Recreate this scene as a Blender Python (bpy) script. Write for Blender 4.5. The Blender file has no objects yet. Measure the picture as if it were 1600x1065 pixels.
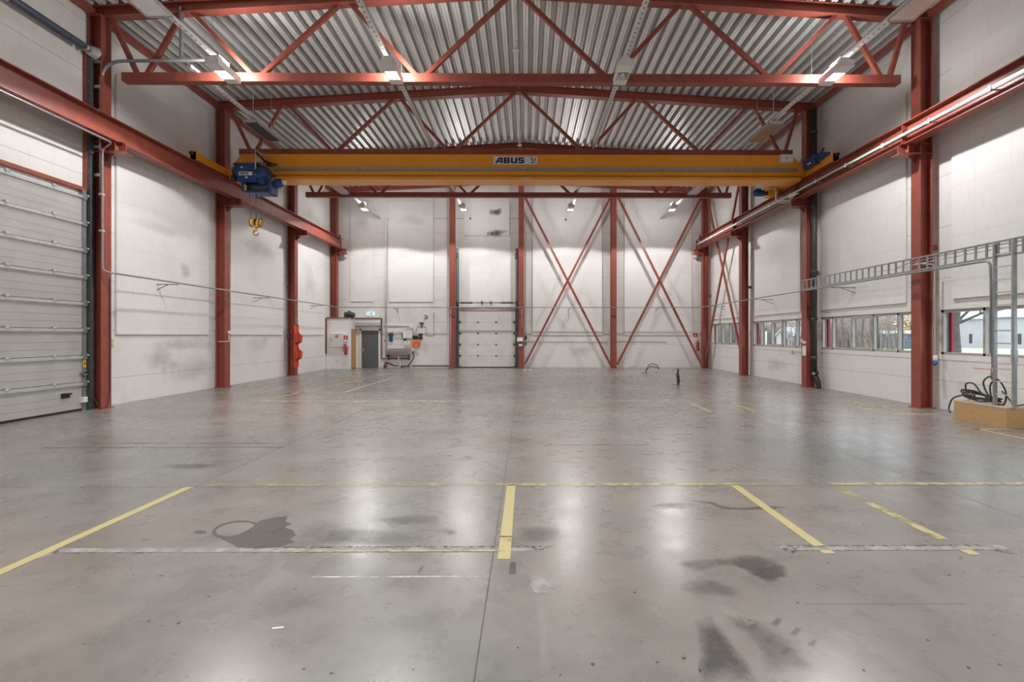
import bpy, math, random
from mathutils import Vector as V, Matrix
random.seed(7)
C = bpy.context.scene.collection
sc = bpy.context.scene
PI = math.pi

# ------------------------------------------------------------------ camera
F, TH, VPX, VPY, H = 760.0, math.radians(-0.35), 822.0, 524.0, 1.83
CX = VPX - F * math.tan(TH)
cam = bpy.data.cameras.new('camera'); camo = bpy.data.objects.new('camera', cam); C.objects.link(camo)
camo.location = (0, 0, H); camo.rotation_euler = (PI / 2, 0, TH)
cam.sensor_width = 36; cam.lens = F / 1600 * 36
cam.shift_x = (800 - CX) / 1600; cam.shift_y = (VPY - 532.5) / 1600
cam.clip_start = 0.05; cam.clip_end = 600
sc.camera = camo

def ray(u, v):
    a, b = (u - CX) / F, (VPY - v) / F
    return V((math.cos(TH) * a - math.sin(TH), math.sin(TH) * a + math.cos(TH), b))
def on_floor(u, v, z=0.0):
    r = ray(u, v); t = (z - H) / r.z; return V((r.x * t, r.y * t, z))
def at_y(u, v, y):
    r = ray(u, v); t = y / r.y; return V((r.x * t, y, H + r.z * t))
def at_x(u, v, x):
    r = ray(u, v); t = x / r.x; return V((x, r.y * t, H + r.z * t))

# ------------------------------------------------------------------ hall dimensions
XL, XR, YB, YF = -10.94, 10.40, 27.72, -9.0
CXH = -0.27
COLY = [-7.5, -2.55, 2.4, 7.35, 12.3, 17.27, 22.42, 27.3]
XCL, XCR = -10.56, 9.9          # inner flange faces
def roof_z(x): return 10.70 - 0.061 * abs(x - CXH)   # underside of the roof deck

# ------------------------------------------------------------------ materials
def new_mat(name):
    m = bpy.data.materials.new(name); m.use_nodes = True
    nt = m.node_tree; b = nt.nodes['Principled BSDF']
    return m, nt, b
def node(nt, t, **kw):
    n = nt.nodes.new(t)
    for k, v in kw.items():
        if hasattr(n, k): setattr(n, k, v)
        else: n.inputs[k].default_value = v
    return n
def ramp(nt, fac, stops):
    r = nt.nodes.new('ShaderNodeValToRGB')
    el = r.color_ramp.elements
    el[0].position, el[0].color = stops[0][0], (*stops[0][1], 1)
    el[1].position, el[1].color = stops[-1][0], (*stops[-1][1], 1)
    for p, c in stops[1:-1]:
        e = el.new(p); e.color = (*c, 1)
    nt.links.new(fac, r.inputs[0]); return r
def sc3(c, k): return tuple(min(1, x * k) for x in c)
def paint(name, col, rough=0.5, var=0.12, scale=3.0, metal=0.0, bump=0.0, spec=0.5):
    m, nt, b = new_mat(name)
    tc = node(nt, 'ShaderNodeNewGeometry')
    n = node(nt, 'ShaderNodeTexNoise', **{'Scale': scale, 'Detail': 5.0, 'Roughness': 0.6})
    nt.links.new(tc.outputs['Position'], n.inputs['Vector'])
    r = ramp(nt, n.outputs[0], [(0.3, sc3(col, 1 - var)), (0.7, sc3(col, 1 + var))])
    nt.links.new(r.outputs[0], b.inputs['Base Color'])
    b.inputs['Roughness'].default_value = rough; b.inputs['Metallic'].default_value = metal
    b.inputs['Specular IOR Level'].default_value = spec
    if bump:
        bp = node(nt, 'ShaderNodeBump', **{'Strength': bump, 'Distance': 0.02})
        nt.links.new(n.outputs[0], bp.inputs['Height']); nt.links.new(bp.outputs[0], b.inputs['Normal'])
    return m
def mth(nt, op, a, b=None, clamp=False):
    n = nt.nodes.new('ShaderNodeMath'); n.operation = op; n.use_clamp = clamp
    for i, x in enumerate((a, b)):
        if x is None: continue
        if isinstance(x, (int, float)): n.inputs[i].default_value = x
        else: nt.links.new(x, n.inputs[i])
    return n.outputs[0]
def mixc(nt, fac, c1, c2, blend='MIX'):
    n = nt.nodes.new('ShaderNodeMix'); n.data_type = 'RGBA'; n.blend_type = blend
    for i, x in ((0, fac), (6, c1), (7, c2)):
        if isinstance(x, (int, float)): n.inputs[i].default_value = x
        elif isinstance(x, tuple): n.inputs[i].default_value = (*x, 1)
        else: nt.links.new(x, n.inputs[i])
    return n.outputs[2]

def panel_mat(name, col, z0, pitch, axis, a0, apitch, dirt=0.10, line=0.55, w=0.012):
    """white cladding: thin dark joints every pitch in height (and apitch along axis), faint grime"""
    m, nt, b = new_mat(name)
    g = node(nt, 'ShaderNodeNewGeometry'); s = node(nt, 'ShaderNodeSeparateXYZ')
    nt.links.new(g.outputs['Position'], s.inputs[0])
    def joint(out, o0, p, ww):
        f = mth(nt, 'FRACT', mth(nt, 'DIVIDE', mth(nt, 'SUBTRACT', out, o0 - 50 * p), p))
        return mth(nt, 'LESS_THAN', f, ww / p)
    j = joint(s.outputs[2], z0, pitch, w)
    if apitch:
        j = mth(nt, 'MAXIMUM', j, joint(s.outputs[axis], a0, apitch, w * 0.8))
    n1 = node(nt, 'ShaderNodeTexNoise', **{'Scale': 0.7, 'Detail': 6.0, 'Roughness': 0.65})
    n2 = node(nt, 'ShaderNodeTexNoise', **{'Scale': 6.0, 'Detail': 4.0})
    mp = node(nt, 'ShaderNodeMapping'); mp.inputs['Scale'].default_value = (1.5, 1.5, 0.35)
    nt.links.new(g.outputs['Position'], mp.inputs[0]); nt.links.new(mp.outputs[0], n2.inputs['Vector'])
    nt.links.new(g.outputs['Position'], n1.inputs['Vector'])
    r1 = ramp(nt, n1.outputs[0], [(0.28, sc3(col, 1 - dirt)), (0.5, col)])
    r2 = ramp(nt, n2.outputs[0], [(0.22, (0.93, 0.925, 0.915)), (0.45, (1, 1, 1))])
    c = mixc(nt, 1.0, r1.outputs[0], r2.outputs[0], 'MULTIPLY')
    c = mixc(nt, j, c, sc3(col, line))
    nt.links.new(c, b.inputs['Base Color'])
    b.inputs['Roughness'].default_value = 0.45
    bp = node(nt, 'ShaderNodeBump', **{'Strength': 0.5, 'Distance': 0.01}); bp.invert = True
    nt.links.new(j, bp.inputs['Height']); nt.links.new(bp.outputs[0], b.inputs['Normal'])
    return m

WH = (0.80, 0.785, 0.765)
M = {}
M['wall'] = panel_mat('wall_cladding', WH, 0.03, 1.275, 0, 0, 0)
M['wall_side'] = panel_mat('side_wall_cladding', WH, 0.70, 1.275, 1, 0, 0)
M['board'] = panel_mat('acoustic_board', (0.83, 0.82, 0.805), 0.62, 1.2, 1, 0.35, 1.2, dirt=0.08, line=0.80, w=0.008)
M['board_b'] = panel_mat('acoustic_board_gable', (0.83, 0.82, 0.805), 0.62, 1.2, 0, 0.35, 1.2, dirt=0.08, line=0.80, w=0.008)
M['red'] = paint('red_oxide_steel', (0.285, 0.068, 0.047), 0.45, 0.14, 4.0)
M['red_dark'] = paint('dark_red_steel', (0.23, 0.052, 0.040), 0.5, 0.15, 4.0)
M['yellow'] = paint('crane_yellow', (0.84, 0.33, 0.022), 0.35, 0.05, 2.0)
M['hook_yellow'] = paint('hook_yellow', (0.70, 0.36, 0.03), 0.4, 0.1, 8.0)
M['blue'] = paint('hoist_blue', (0.022, 0.062, 0.19), 0.4, 0.15, 6.0)
M['steel'] = paint('grey_galvanised_steel', (0.30, 0.32, 0.33), 0.4, 0.15, 8.0, 0.5)
M['dark_steel'] = paint('dark_grey_steel', (0.09, 0.10, 0.105), 0.45, 0.2, 8.0, 0.3)
M['light_steel'] = paint('light_galvanised_steel', (0.55, 0.56, 0.56), 0.35, 0.1, 8.0, 0.4)
M['stainless'] = paint('stainless_steel', (0.42, 0.39, 0.37), 0.35, 0.12, 8.0, 0.7)
M['deck'] = paint('galvanised_roof_deck', (0.86, 0.86, 0.85), 0.45, 0.05, 1.3, 0.35)
M['white'] = paint('white_enamel', (0.80, 0.79, 0.77), 0.35, 0.04, 3.0)
M['offwhite'] = paint('off_white_plastic', (0.66, 0.65, 0.62), 0.45, 0.06, 6.0)
M['frame_grey'] = paint('window_frame_grey', (0.42, 0.40, 0.37), 0.45, 0.05, 5.0)
M['black'] = paint('black_rubber', (0.016, 0.016, 0.017), 0.5, 0.3, 10.0)
M['duct'] = paint('dark_plastic_pipe', (0.045, 0.052, 0.055), 0.45, 0.3, 6.0)
M['spring'] = paint('blue_grey_spring', (0.075, 0.10, 0.14), 0.5, 0.3, 14.0, 0.3)
M['door_white'] = paint('door_section_white', (0.68, 0.67, 0.655), 0.4, 0.07, 2.5)
M['door_panel'] = paint('door_section_grey', (0.42, 0.402, 0.388), 0.4, 0.08, 2.0)
M['door_grey'] = paint('door_leaf_grey', (0.115, 0.12, 0.122), 0.45, 0.10, 3.0)
M['orange'] = paint('orange_red_plastic', (0.62, 0.085, 0.03), 0.45, 0.12, 8.0)
M['orange_bright'] = paint('bright_orange_plastic', (0.78, 0.14, 0.01), 0.4, 0.06, 8.0)
M['sign_red'] = paint('sign_red', (0.60, 0.012, 0.012), 0.45, 0.05, 8.0)
M['ext_red'] = paint('outside_red_cladding', (0.30, 0.014, 0.026), 0.5, 0.1, 4.0)
M['sign_white'] = paint('sign_white', (0.82, 0.82, 0.80), 0.5, 0.03, 8.0)
M['sign_grey'] = paint('sign_light_grey', (0.70, 0.70, 0.69), 0.5, 0.03, 8.0)
M['navy'] = paint('lettering_navy', (0.008, 0.022, 0.10), 0.5, 0.05, 8.0)
M['rail_green'] = paint('conductor_rail_mint', (0.48, 0.66, 0.58), 0.4, 0.05, 4.0)
M['tag_yellow'] = paint('tag_yellow', (0.75, 0.42, 0.02), 0.45, 0.05, 8.0)
M['rust'] = paint('rusty_iron', (0.22, 0.085, 0.04), 0.7, 0.3, 14.0)
M['brass'] = paint('brass_fitting', (0.45, 0.27, 0.08), 0.4, 0.15, 10.0, 0.8)
M['hose'] = paint('black_hose', (0.035, 0.032, 0.028), 0.5, 0.25, 10.0)
M['plug_blue'] = paint('plug_blue', (0.03, 0.09, 0.42), 0.4, 0.1, 10.0)
M['bulb'] = paint('frosted_bulb', (0.85, 0.85, 0.85), 0.2, 0.02, 8.0)
M['mirror'] = paint('polished_reflector', (0.52, 0.51, 0.50), 0.28, 0.10, 3.0, 0.85)
M['green_fluor'] = paint('green_mark', (0.05, 0.30, 0.18), 0.5, 0.05, 8.0)

def slotted():
    m, nt, b = new_mat('slotted_channel'); g = node(nt, 'ShaderNodeNewGeometry'); q = node(nt, 'ShaderNodeSeparateXYZ')
    nt.links.new(g.outputs['Position'], q.inputs[0])
    tco = node(nt, 'ShaderNodeTexCoord'); o = node(nt, 'ShaderNodeSeparateXYZ'); nt.links.new(tco.outputs['Object'], o.inputs[0])
    a = mth(nt, 'LESS_THAN', mth(nt, 'FRACT', mth(nt, 'DIVIDE', q.outputs[1], 0.16)), 0.35)
    c = mth(nt, 'LESS_THAN', mth(nt, 'ABSOLUTE', o.outputs[0]), 0.018)
    nt.links.new(mixc(nt, mth(nt, 'MULTIPLY', a, c), (0.70, 0.70, 0.69), (0.16, 0.16, 0.16)), b.inputs['Base Color'])
    b.inputs['Roughness'].default_value = 0.4; return m
M['slotted'] = slotted()
def wood(name, c1, c2, vert):
    m, nt, b = new_mat(name)
    g = node(nt, 'ShaderNodeNewGeometry'); mp = node(nt, 'ShaderNodeMapping')
    mp.inputs['Scale'].default_value = (9, 9, 0.9) if vert else (5, 1.2, 9)
    nt.links.new(g.outputs['Position'], mp.inputs[0])
    n = node(nt, 'ShaderNodeTexNoise', **{'Scale': 2.2, 'Detail': 6.0, 'Roughness': 0.6, 'Distortion': 1.6})
    nt.links.new(mp.outputs[0], n.inputs['Vector'])
    r = ramp(nt, n.outputs[0], [(0.3, c1), (0.5, c2), (0.62, sc3(c1, 1.1)), (0.75, c2)])
    nt.links.new(r.outputs[0], b.inputs['Base Color']); b.inputs['Roughness'].default_value = 0.5
    return m
M['oak'] = wood('oak_veneer', (0.42, 0.25, 0.10), (0.52, 0.33, 0.15), True)
M['plywood'] = wood('plywood', (0.40, 0.23, 0.09), (0.52, 0.33, 0.16), False)
M['plywood_top'] = paint('bleached_plywood', (0.55, 0.47, 0.39), 0.6, 0.10, 3.0)

def glass():
    m = bpy.data.materials.new('window_glass'); m.use_nodes = True; nt = m.node_tree
    nt.nodes.remove(nt.nodes['Principled BSDF']); out = nt.nodes['Material Output']
    t = node(nt, 'ShaderNodeBsdfTransparent'); t.inputs[0].default_value = (0.93, 0.95, 0.95, 1)
    g = node(nt, 'ShaderNodeBsdfGlossy'); g.inputs['Roughness'].default_value = 0.02
    lw = node(nt, 'ShaderNodeLayerWeight'); lw.inputs[0].default_value = 0.5
    fr = mth(nt, 'ADD', 0.04, mth(nt, 'MULTIPLY', mth(nt, 'POWER', lw.outputs['Facing'], 5.0), 0.9))
    mx = node(nt, 'ShaderNodeMixShader')
    nt.links.new(fr, mx.inputs[0]); nt.links.new(t.outputs[0], mx.inputs[1]); nt.links.new(g.outputs[0], mx.inputs[2])
    nt.links.new(mx.outputs[0], out.inputs[0]); return m
M['glass'] = glass()
def emit(name, col, s):
    m, nt, b = new_mat(name)
    b.inputs['Base Color'].default_value = (*col, 1)
    b.inputs['Emission Color'].default_value = (*col, 1); b.inputs['Emission Strength'].default_value = s
    return m
M['lens'] = emit('lamp_lens_lit', (1.0, 0.98, 0.95), 8.0)
M['exit_lit'] = emit('exit_sign_lit', (0.70, 0.90, 1.0), 0.45)
M['exit_green'] = emit('exit_picto_lit', (0.0, 0.16, 0.13), 0.05)

# floor concrete
def concrete():
    m, nt, b = new_mat('polished_concrete')
    g = node(nt, 'ShaderNodeNewGeometry')
    def noise(scale, detail, rough=0.6, dist=0.0, sx=1, sy=1):
        mp = node(nt, 'ShaderNodeMapping'); mp.inputs['Scale'].default_value = (sx, sy, 1)
        nt.links.new(g.outputs['Position'], mp.inputs[0])
        n = node(nt, 'ShaderNodeTexNoise', **{'Scale': scale, 'Detail': detail, 'Roughness': rough, 'Distortion': dist})
        nt.links.new(mp.outputs[0], n.inputs['Vector']); return n.outputs[0]
    big = noise(0.5, 6, 0.62, 0.0)
    hue = noise(0.2, 4, 0.5, 0.0)
    mid = noise(2.3, 6, 0.62, 0.0)
    fine = noise(11, 6, 0.7)
    smear = noise(1.4, 6, 0.62, 0.0, 0.5, 1.5)
    c = ramp(nt, big, [(0.28, (0.180, 0.170, 0.161)), (0.52, (0.248, 0.236, 0.226)), (0.75, (0.315, 0.302, 0.291))]).outputs[0]
    c2 = ramp(nt, hue, [(0.38, (0.96, 1.0, 1.0)), (0.60, (1.08, 0.99, 0.93))]).outputs[0]
    c = mixc(nt, 1.0, c, c2, 'MULTIPLY')
    c = mixc(nt, 0.42, c, ramp(nt, mid, [(0.25, (0.70, 0.69, 0.68)), (0.5, (1, 1, 1)), (0.80, (1.25, 1.24, 1.23))]).outputs[0], 'MULTIPLY')
    c = mixc(nt, 0.5, c, ramp(nt, smear, [(0.25, (0.76, 0.75, 0.73)), (0.52, (1, 1, 1)), (0.82, (1.18, 1.18, 1.18))]).outputs[0], 'MULTIPLY')
    c = mixc(nt, 0.35, c, ramp(nt, fine, [(0.30, (0.80, 0.80, 0.80)), (0.55, (1.04, 1.04, 1.04))]).outputs[0], 'MULTIPLY')
    nt.links.new(c, b.inputs['Base Color'])
    ro = ramp(nt, mid, [(0.3, (0.235,) * 3), (0.7, (0.34,) * 3)]).outputs[0]
    nt.links.new(ro, b.inputs['Roughness']); b.inputs['Specular IOR Level'].default_value = 0.55
    bp = node(nt, 'ShaderNodeBump', **{'Strength': 0.02, 'Distance': 0.02})
    nt.links.new(mid, bp.inputs['Height']); nt.links.new(bp.outputs[0], b.inputs['Normal'])
    return m
M['floor'] = concrete()

def worn(name, col, cover, scale=9.0, rough=0.4, soft=0.08, stretch=(1, 1), fade=False, most=1.0):
    """paint or stain that lies on the concrete with gaps where it has worn away"""
    m, nt, b = new_mat(name); out = nt.nodes['Material Output']
    g = node(nt, 'ShaderNodeNewGeometry'); mp = node(nt, 'ShaderNodeMapping'); mp.inputs['Scale'].default_value = (*stretch, 1)
    nt.links.new(g.outputs['Position'], mp.inputs[0])
    n = node(nt, 'ShaderNodeTexNoise', **{'Scale': scale, 'Detail': 7.0, 'Roughness': 0.7})
    nt.links.new(mp.outputs[0], n.inputs['Vector'])
    t = 0.5 + (0.5 - cover) * 0.55
    r = ramp(nt, n.outputs[0], [(max(0, t - soft), (0, 0, 0)), (min(1, t + soft), (1, 1, 1))])
    b.inputs['Base Color'].default_value = (*col, 1); b.inputs['Roughness'].default_value = rough
    fac = r.outputs[0]
    if fade:
        at = node(nt, 'ShaderNodeAttribute', attribute_name='cover')
        nf = mth(nt, 'ADD', n.outputs[0], mth(nt, 'MULTIPLY', mth(nt, 'SUBTRACT', at.outputs['Fac'], 1.0), 0.45))
        nt.links.new(nf, r.inputs[0]); fac = mth(nt, 'MULTIPLY', r.outputs[0], most)
    tr = node(nt, 'ShaderNodeBsdfTransparent'); mx = node(nt, 'ShaderNodeMixShader')
    nt.links.new(fac, mx.inputs[0]); nt.links.new(tr.outputs[0], mx.inputs[1]); nt.links.new(b.outputs[0], mx.inputs[2])
    nt.links.new(mx.outputs[0], out.inputs[0]); return m
YEL = (0.57, 0.49, 0.23)
M['line_full'] = worn('yellow_floor_paint', YEL, 1.05, 9)
M['line_mid'] = worn('worn_yellow_floor_paint', YEL, 0.62, 6, soft=0.12)
M['line_thin'] = worn('faded_yellow_floor_paint', (0.56, 0.47, 0.22), 0.45, 4, soft=0.15)
M['line_white'] = worn('worn_white_floor_paint', (0.66, 0.65, 0.62), 0.62, 6, soft=0.15)
M['patch'] = worn('grey_repair_mortar', (0.42, 0.405, 0.39), 0.72, 7, 0.55, 0.25)
M['patch_light'] = worn('pale_floor_patch', (0.52, 0.49, 0.46), 0.85, 2.5, 0.5, 0.3, fade=True, most=0.35)
M['crumble'] = worn('crumbled_joint_edge', (0.085, 0.078, 0.07), 0.40, 22, 0.7, 0.1)
M['oil'] = worn('dark_damp_stain', (0.115, 0.108, 0.103), 0.95, 5, 0.3, 0.2)
M['oil_soft'] = worn('dark_tyre_smear', (0.085, 0.081, 0.077), 0.85, 4.0, 0.42, 0.22, fade=True, most=0.8)
M['oil_faint'] = worn('faint_tyre_smear', (0.125, 0.118, 0.11), 0.60, 4.0, 0.42, 0.25, fade=True, most=0.55)
M['rust_streak'] = worn('rust_streak', (0.25, 0.13, 0.08), 0.38, 5, 0.45, 0.2, (0.5, 2))
M['joint'] = worn('floor_joint_filler', (0.11, 0.10, 0.095), 0.85, 5, 0.6, 0.2)
M['joint_faint'] = worn('faint_floor_joint', (0.17, 0.155, 0.145), 0.62, 4, 0.6, 0.25)

# ------------------------------------------------------------------ mesh builder
class MB:
    def __init__(s): s.v = []; s.f = []; s.sm = []
    def add(s, vs, fs, smooth=False):
        o = len(s.v); s.v += [tuple(p) for p in vs]
        for f in fs: s.f.append(tuple(i + o for i in f)); s.sm.append(smooth)
        return s
    def box(s, x0, x1, y0, y1, z0, z1):
        x0, x1 = sorted((x0, x1)); y0, y1 = sorted((y0, y1)); z0, z1 = sorted((z0, z1))
        vs = [(x0, y0, z0), (x1, y0, z0), (x1, y1, z0), (x0, y1, z0), (x0, y0, z1), (x1, y0, z1), (x1, y1, z1), (x0, y1, z1)]
        return s.add(vs, [(0, 3, 2, 1), (4, 5, 6, 7), (0, 1, 5, 4), (1, 2, 6, 5), (2, 3, 7, 6), (3, 0, 4, 7)])
    def ext(s, poly, p0, p1, ax, ay):
        """extrude a 2-D outline (in ax, ay) from p0 to p1"""
        p0, p1, ax, ay = V(p0), V(p1), V(ax), V(ay); n = len(poly)
        a = [p0 + ax * q[0] + ay * q[1] for q in poly]; b = [p1 + ax * q[0] + ay * q[1] for q in poly]
        fs = [tuple(range(n)), tuple(range(2 * n - 1, n - 1, -1))]
        fs += [(i, i + n, (i + 1) % n + n, (i + 1) % n) for i in range(n)]
        return s.add(a + b, fs)
    def frame(s, p0, p1, up=(0, 0, 1)):
        d = (V(p1) - V(p0)).normalized(); up = V(up)
        if abs(d.dot(up)) > 0.999: up = V((0, 1, 0))
        x = d.cross(up).normalized(); y = x.cross(d).normalized(); return x, y
    def bar(s, p0, p1, w, h, up=(0, 0, 1)):
        x, y = s.frame(p0, p1, up); w /= 2; h /= 2
        return s.ext([(-w, -h), (w, -h), (w, h), (-w, h)], p0, p1, x, y)
    def ibeam(s, p0, p1, w, h, tf=0.02, tw=0.014, up=(0, 0, 1)):
        x, y = s.frame(p0, p1, up); w /= 2; h /= 2; tw /= 2
        s.ext([(-w, h - tf), (w, h - tf), (w, h), (-w, h)], p0, p1, x, y)
        s.ext([(-w, -h), (w, -h), (w, -h + tf), (-w, -h + tf)], p0, p1, x, y)
        return s.ext([(-tw, -h + tf), (tw, -h + tf), (tw, h - tf), (-tw, h - tf)], p0, p1, x, y)
    def tube(s, pts, r, seg=10, caps=True):
        pts = [V(p) for p in pts]; n = len(pts)
        rr = r if isinstance(r, (list, tuple)) else [r] * n
        t0 = (pts[1] - pts[0]).normalized()
        ref = V((0, 0, 1)) if abs(t0.z) < 0.9 else V((1, 0, 0))
        x = t0.cross(ref).normalized(); vs = []
        for i, p in enumerate(pts):
            t = (pts[min(i + 1, n - 1)] - pts[max(i - 1, 0)])
            if t.length < 1e-9: t = t0
            t.normalize(); x = (x - t * x.dot(t))
            if x.length < 1e-6: x = t.orthogonal()
            x.normalize(); y = t.cross(x)
            vs += [p + (x * math.cos(2 * PI * k / seg) + y * math.sin(2 * PI * k / seg)) * rr[i] for k in range(seg)]
        fs = [(i * seg + k, i * seg + (k + 1) % seg, (i + 1) * seg + (k + 1) % seg, (i + 1) * seg + k) for i in range(n - 1) for k in range(seg)]
        s.add(vs, fs, True)
        if caps:
            o = len(s.v) - len(vs)
            s.f.append(tuple(o + k for k in range(seg - 1, -1, -1))); s.sm.append(False)
            s.f.append(tuple(o + (n - 1) * seg + k for k in range(seg))); s.sm.append(False)
        return s
    def cyl(s, p0, p1, r, seg=14): return s.tube([p0, p1], r, seg)
    def lathe(s, c, prof, axis=(0, 0, 1), seg=18):
        c = V(c); a = V(axis).normalized()
        return s.tube([c + a * h for _, h in prof], [max(r, 1e-4) for r, _ in prof], seg)
    def poly(s, pts, thick=None):
        return s.add(pts, [tuple(range(len(pts)))])
    def build(s, name, mat, parent=None, origin=None):
        if origin is None:
            xs, ys, zs = zip(*s.v); origin = V(((min(xs) + max(xs)) / 2, (min(ys) + max(ys)) / 2, min(zs)))
        else: origin = V(origin)
        me = bpy.data.meshes.new(name)
        me.from_pydata([(p[0] - origin.x, p[1] - origin.y, p[2] - origin.z) for p in s.v], [], s.f)
        me.polygons.foreach_set('use_smooth', s.sm)
        me.materials.append(M[mat] if isinstance(mat, str) else mat); me.update()
        o = bpy.data.objects.new(name, me); C.objects.link(o)
        W[o.name] = origin
        if parent: o.parent = parent; o.location = origin - W[parent.name]
        else: o.location = origin
        return o
W = {}
def tag(o, label, cat, group=None, kind=None):
    o['label'] = label; o['category'] = cat
    if group: o['group'] = group
    if kind: o['kind'] = kind
    return o
def thing(name, label, cat, loc, group=None, kind=None):
    o = bpy.data.objects.new(name, None); C.objects.link(o); o.location = loc; o.empty_display_size = 0.2
    W[o.name] = V(loc); return tag(o, label, cat, group, kind)
KIDS = {}
def kids(o): return [c for c in o.children]
def dup(root, loc, label):
    def cp(o, parent):
        c = o.copy(); C.objects.link(c); W[c.name] = V((0, 0, 0))
        if parent: c.parent = parent
        for ch in kids(o): cp(ch, c)
        return c
    r = cp(root, None); r.location = loc; r['label'] = label; W[r.name] = V(loc); return r
def B(*a): return MB().box(*a)
def fillet(pts, r, n=5):
    pts = [V(p) for p in pts]; out = [pts[0]]
    for i in range(1, len(pts) - 1):
        a, p, b = pts[i - 1], pts[i], pts[i + 1]
        d1, d2 = (a - p), (b - p); q = min(r, d1.length / 2, d2.length / 2)
        s, e = p + d1.normalized() * q, p + d2.normalized() * q
        for k in range(n + 1):
            t = k / n; out.append(s * (1 - t) ** 2 + p * 2 * t * (1 - t) + e * t * t)
    out.append(pts[-1]); return out
def curve(pts, n=8):
    """smooth line through the points"""
    pts = [V(p) for p in pts]; out = []
    for i in range(len(pts) - 1):
        p0, p1, p2, p3 = pts[max(i - 1, 0)], pts[i], pts[i + 1], pts[min(i + 2, len(pts) - 1)]
        for k in range(n):
            t = k / n
            out.append(0.5 * ((2 * p1) + (p2 - p0) * t + (2 * p0 - 5 * p1 + 4 * p2 - p3) * t * t + (3 * p1 - p0 - 3 * p2 + p3) * t ** 3))
    out.append(pts[-1]); return out

# block capitals and digits for the crane sign (unit height, list of outlines)
GLYPH = {
    'A': (1.30, [[(0, 0), (0.62, 1), (1.22, 1), (1.22, 0), (0.90, 0), (0.90, 0.20), (0.76, 0.20), (0.76, 0.42), (0.90, 0.42), (0.90, 0.74), (0.82, 0.74), (0.64, 0.42), (0.755, 0.42), (0.755, 0.20), (0.52, 0.20), (0.40, 0)]]),
    'B': (1.08, [[(0, 0), (0, 1), (0.86, 1), (0.96, 0.90), (0.96, 0.60), (0.90, 0.52), (1.0, 0.42), (1.0, 0.10), (0.90, 0), (0.505, 0), (0.505, 0.22), (0.64, 0.22), (0.64, 0.40), (0.505, 0.40), (0.505, 0.62), (0.62, 0.62), (0.62, 0.78), (0.38, 0.78), (0.38, 0.62), (0.5, 0.62), (0.5, 0.40), (0.38, 0.40), (0.38, 0.22), (0.5, 0.22), (0.5, 0)]]),
    'U': (1.08, [[(0, 1), (0, 0.12), (0.12, 0), (0.88, 0), (1, 0.12), (1, 1), (0.66, 1), (0.66, 0.26), (0.34, 0.26), (0.34, 1)]]),
    'S': (1.0, [[(0, 0), (0, 0.24), (0.62, 0.24), (0.62, 0.38), (0.10, 0.38), (0, 0.48), (0, 0.90), (0.10, 1), (0.98, 1), (0.98, 0.76), (0.36, 0.76), (0.36, 0.62), (0.88, 0.62), (0.98, 0.52), (0.98, 0.10), (0.88, 0)]]),
    '5': (0.62, [[(0, 0.10), (0.10, 0), (0.44, 0), (0.54, 0.10), (0.54, 0.55), (0.44, 0.64), (0.17, 0.64), (0.17, 0.86), (0.50, 0.86), (0.50, 1), (0.02, 1), (0.02, 0.50), (0.33, 0.50), (0.37, 0.46), (0.37, 0.17), (0.33, 0.13), (0.20, 0.13), (0.16, 0.22), (0, 0.22)]]),
    't': (0.42, [[(0.10, 0.12), (0.20, 0), (0.36, 0), (0.36, 0.12), (0.26, 0.14), (0.26, 0.62), (0.36, 0.62), (0.36, 0.76), (0.26, 0.76), (0.26, 0.98), (0.10, 0.92), (0.10, 0.76), (0, 0.76), (0, 0.62), (0.10, 0.62)]]),
}
def letters(text, x, y, z, h, gap=0.06, wide=1.0):
    """lettering facing -Y, 4 mm proud of y"""
    ink = MB()
    for ch in text:
        w, outs = GLYPH[ch]
        for o in outs: ink.ext(o, (x, y, z), (x, y - 0.004, z), (h * wide, 0, 0), (0, 0, h))
        x += (w + gap) * h * wide
    return ink

# ================================================================== THE SETTING
def struct(name, mb, mat, label, cat):
    return tag(mb.build(name, mat), label, cat, kind='structure')
flo = struct('floor', B(XL - 0.3, XR + 0.3, YF - 0.2, YB + 0.3, -0.25, 0.0), 'floor', 'grey polished concrete floor of the empty hall with stains and painted lines', 'floor')

# ---- floor markings, joints and stains: thin layers on the slab, children of the floor
def decal(name, mat, pts, z):
    return MB().poly([(p[0], p[1], z) for p in pts]).build(name, mat, flo)
def soft(name, mat, pts, z, inner=0.35):
    """stain that thins out towards its outline (cover attribute: 1 inside, 0 at the edge)"""
    n = len(pts); c = V((sum(p[0] for p in pts) / n, sum(p[1] for p in pts) / n, 0))
    m = MB(); vs = [(c.x, c.y, z)]
    for q in (inner, 1.0): vs += [(c.x + (p[0] - c.x) * q, c.y + (p[1] - c.y) * q, z) for p in pts]
    fs = [(0, 1 + k, 1 + (k + 1) % n) for k in range(n)] + [(1 + k, 1 + n + k, 1 + n + (k + 1) % n, 1 + (k + 1) % n) for k in range(n)]
    o = m.add(vs, fs).build(name, mat, flo)
    at = o.data.attributes.new('cover', 'FLOAT', 'POINT')
    at.data.foreach_set('value', [1.0] * (n + 1) + [0.0] * n); return o
def strip(name, mat, x0, x1, y0, y1, z=0.002): return decal(name, mat, [(x0, y0), (x1, y0), (x1, y1), (x0, y1)], z)
def px(name, mat, uv, z=0.0012):
    return (soft if mat in SOFT else decal)(name, mat, [on_floor(u, v) for u, v in uv], z)
SOFT = ('oil_soft', 'oil_faint', 'patch_light')
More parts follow.
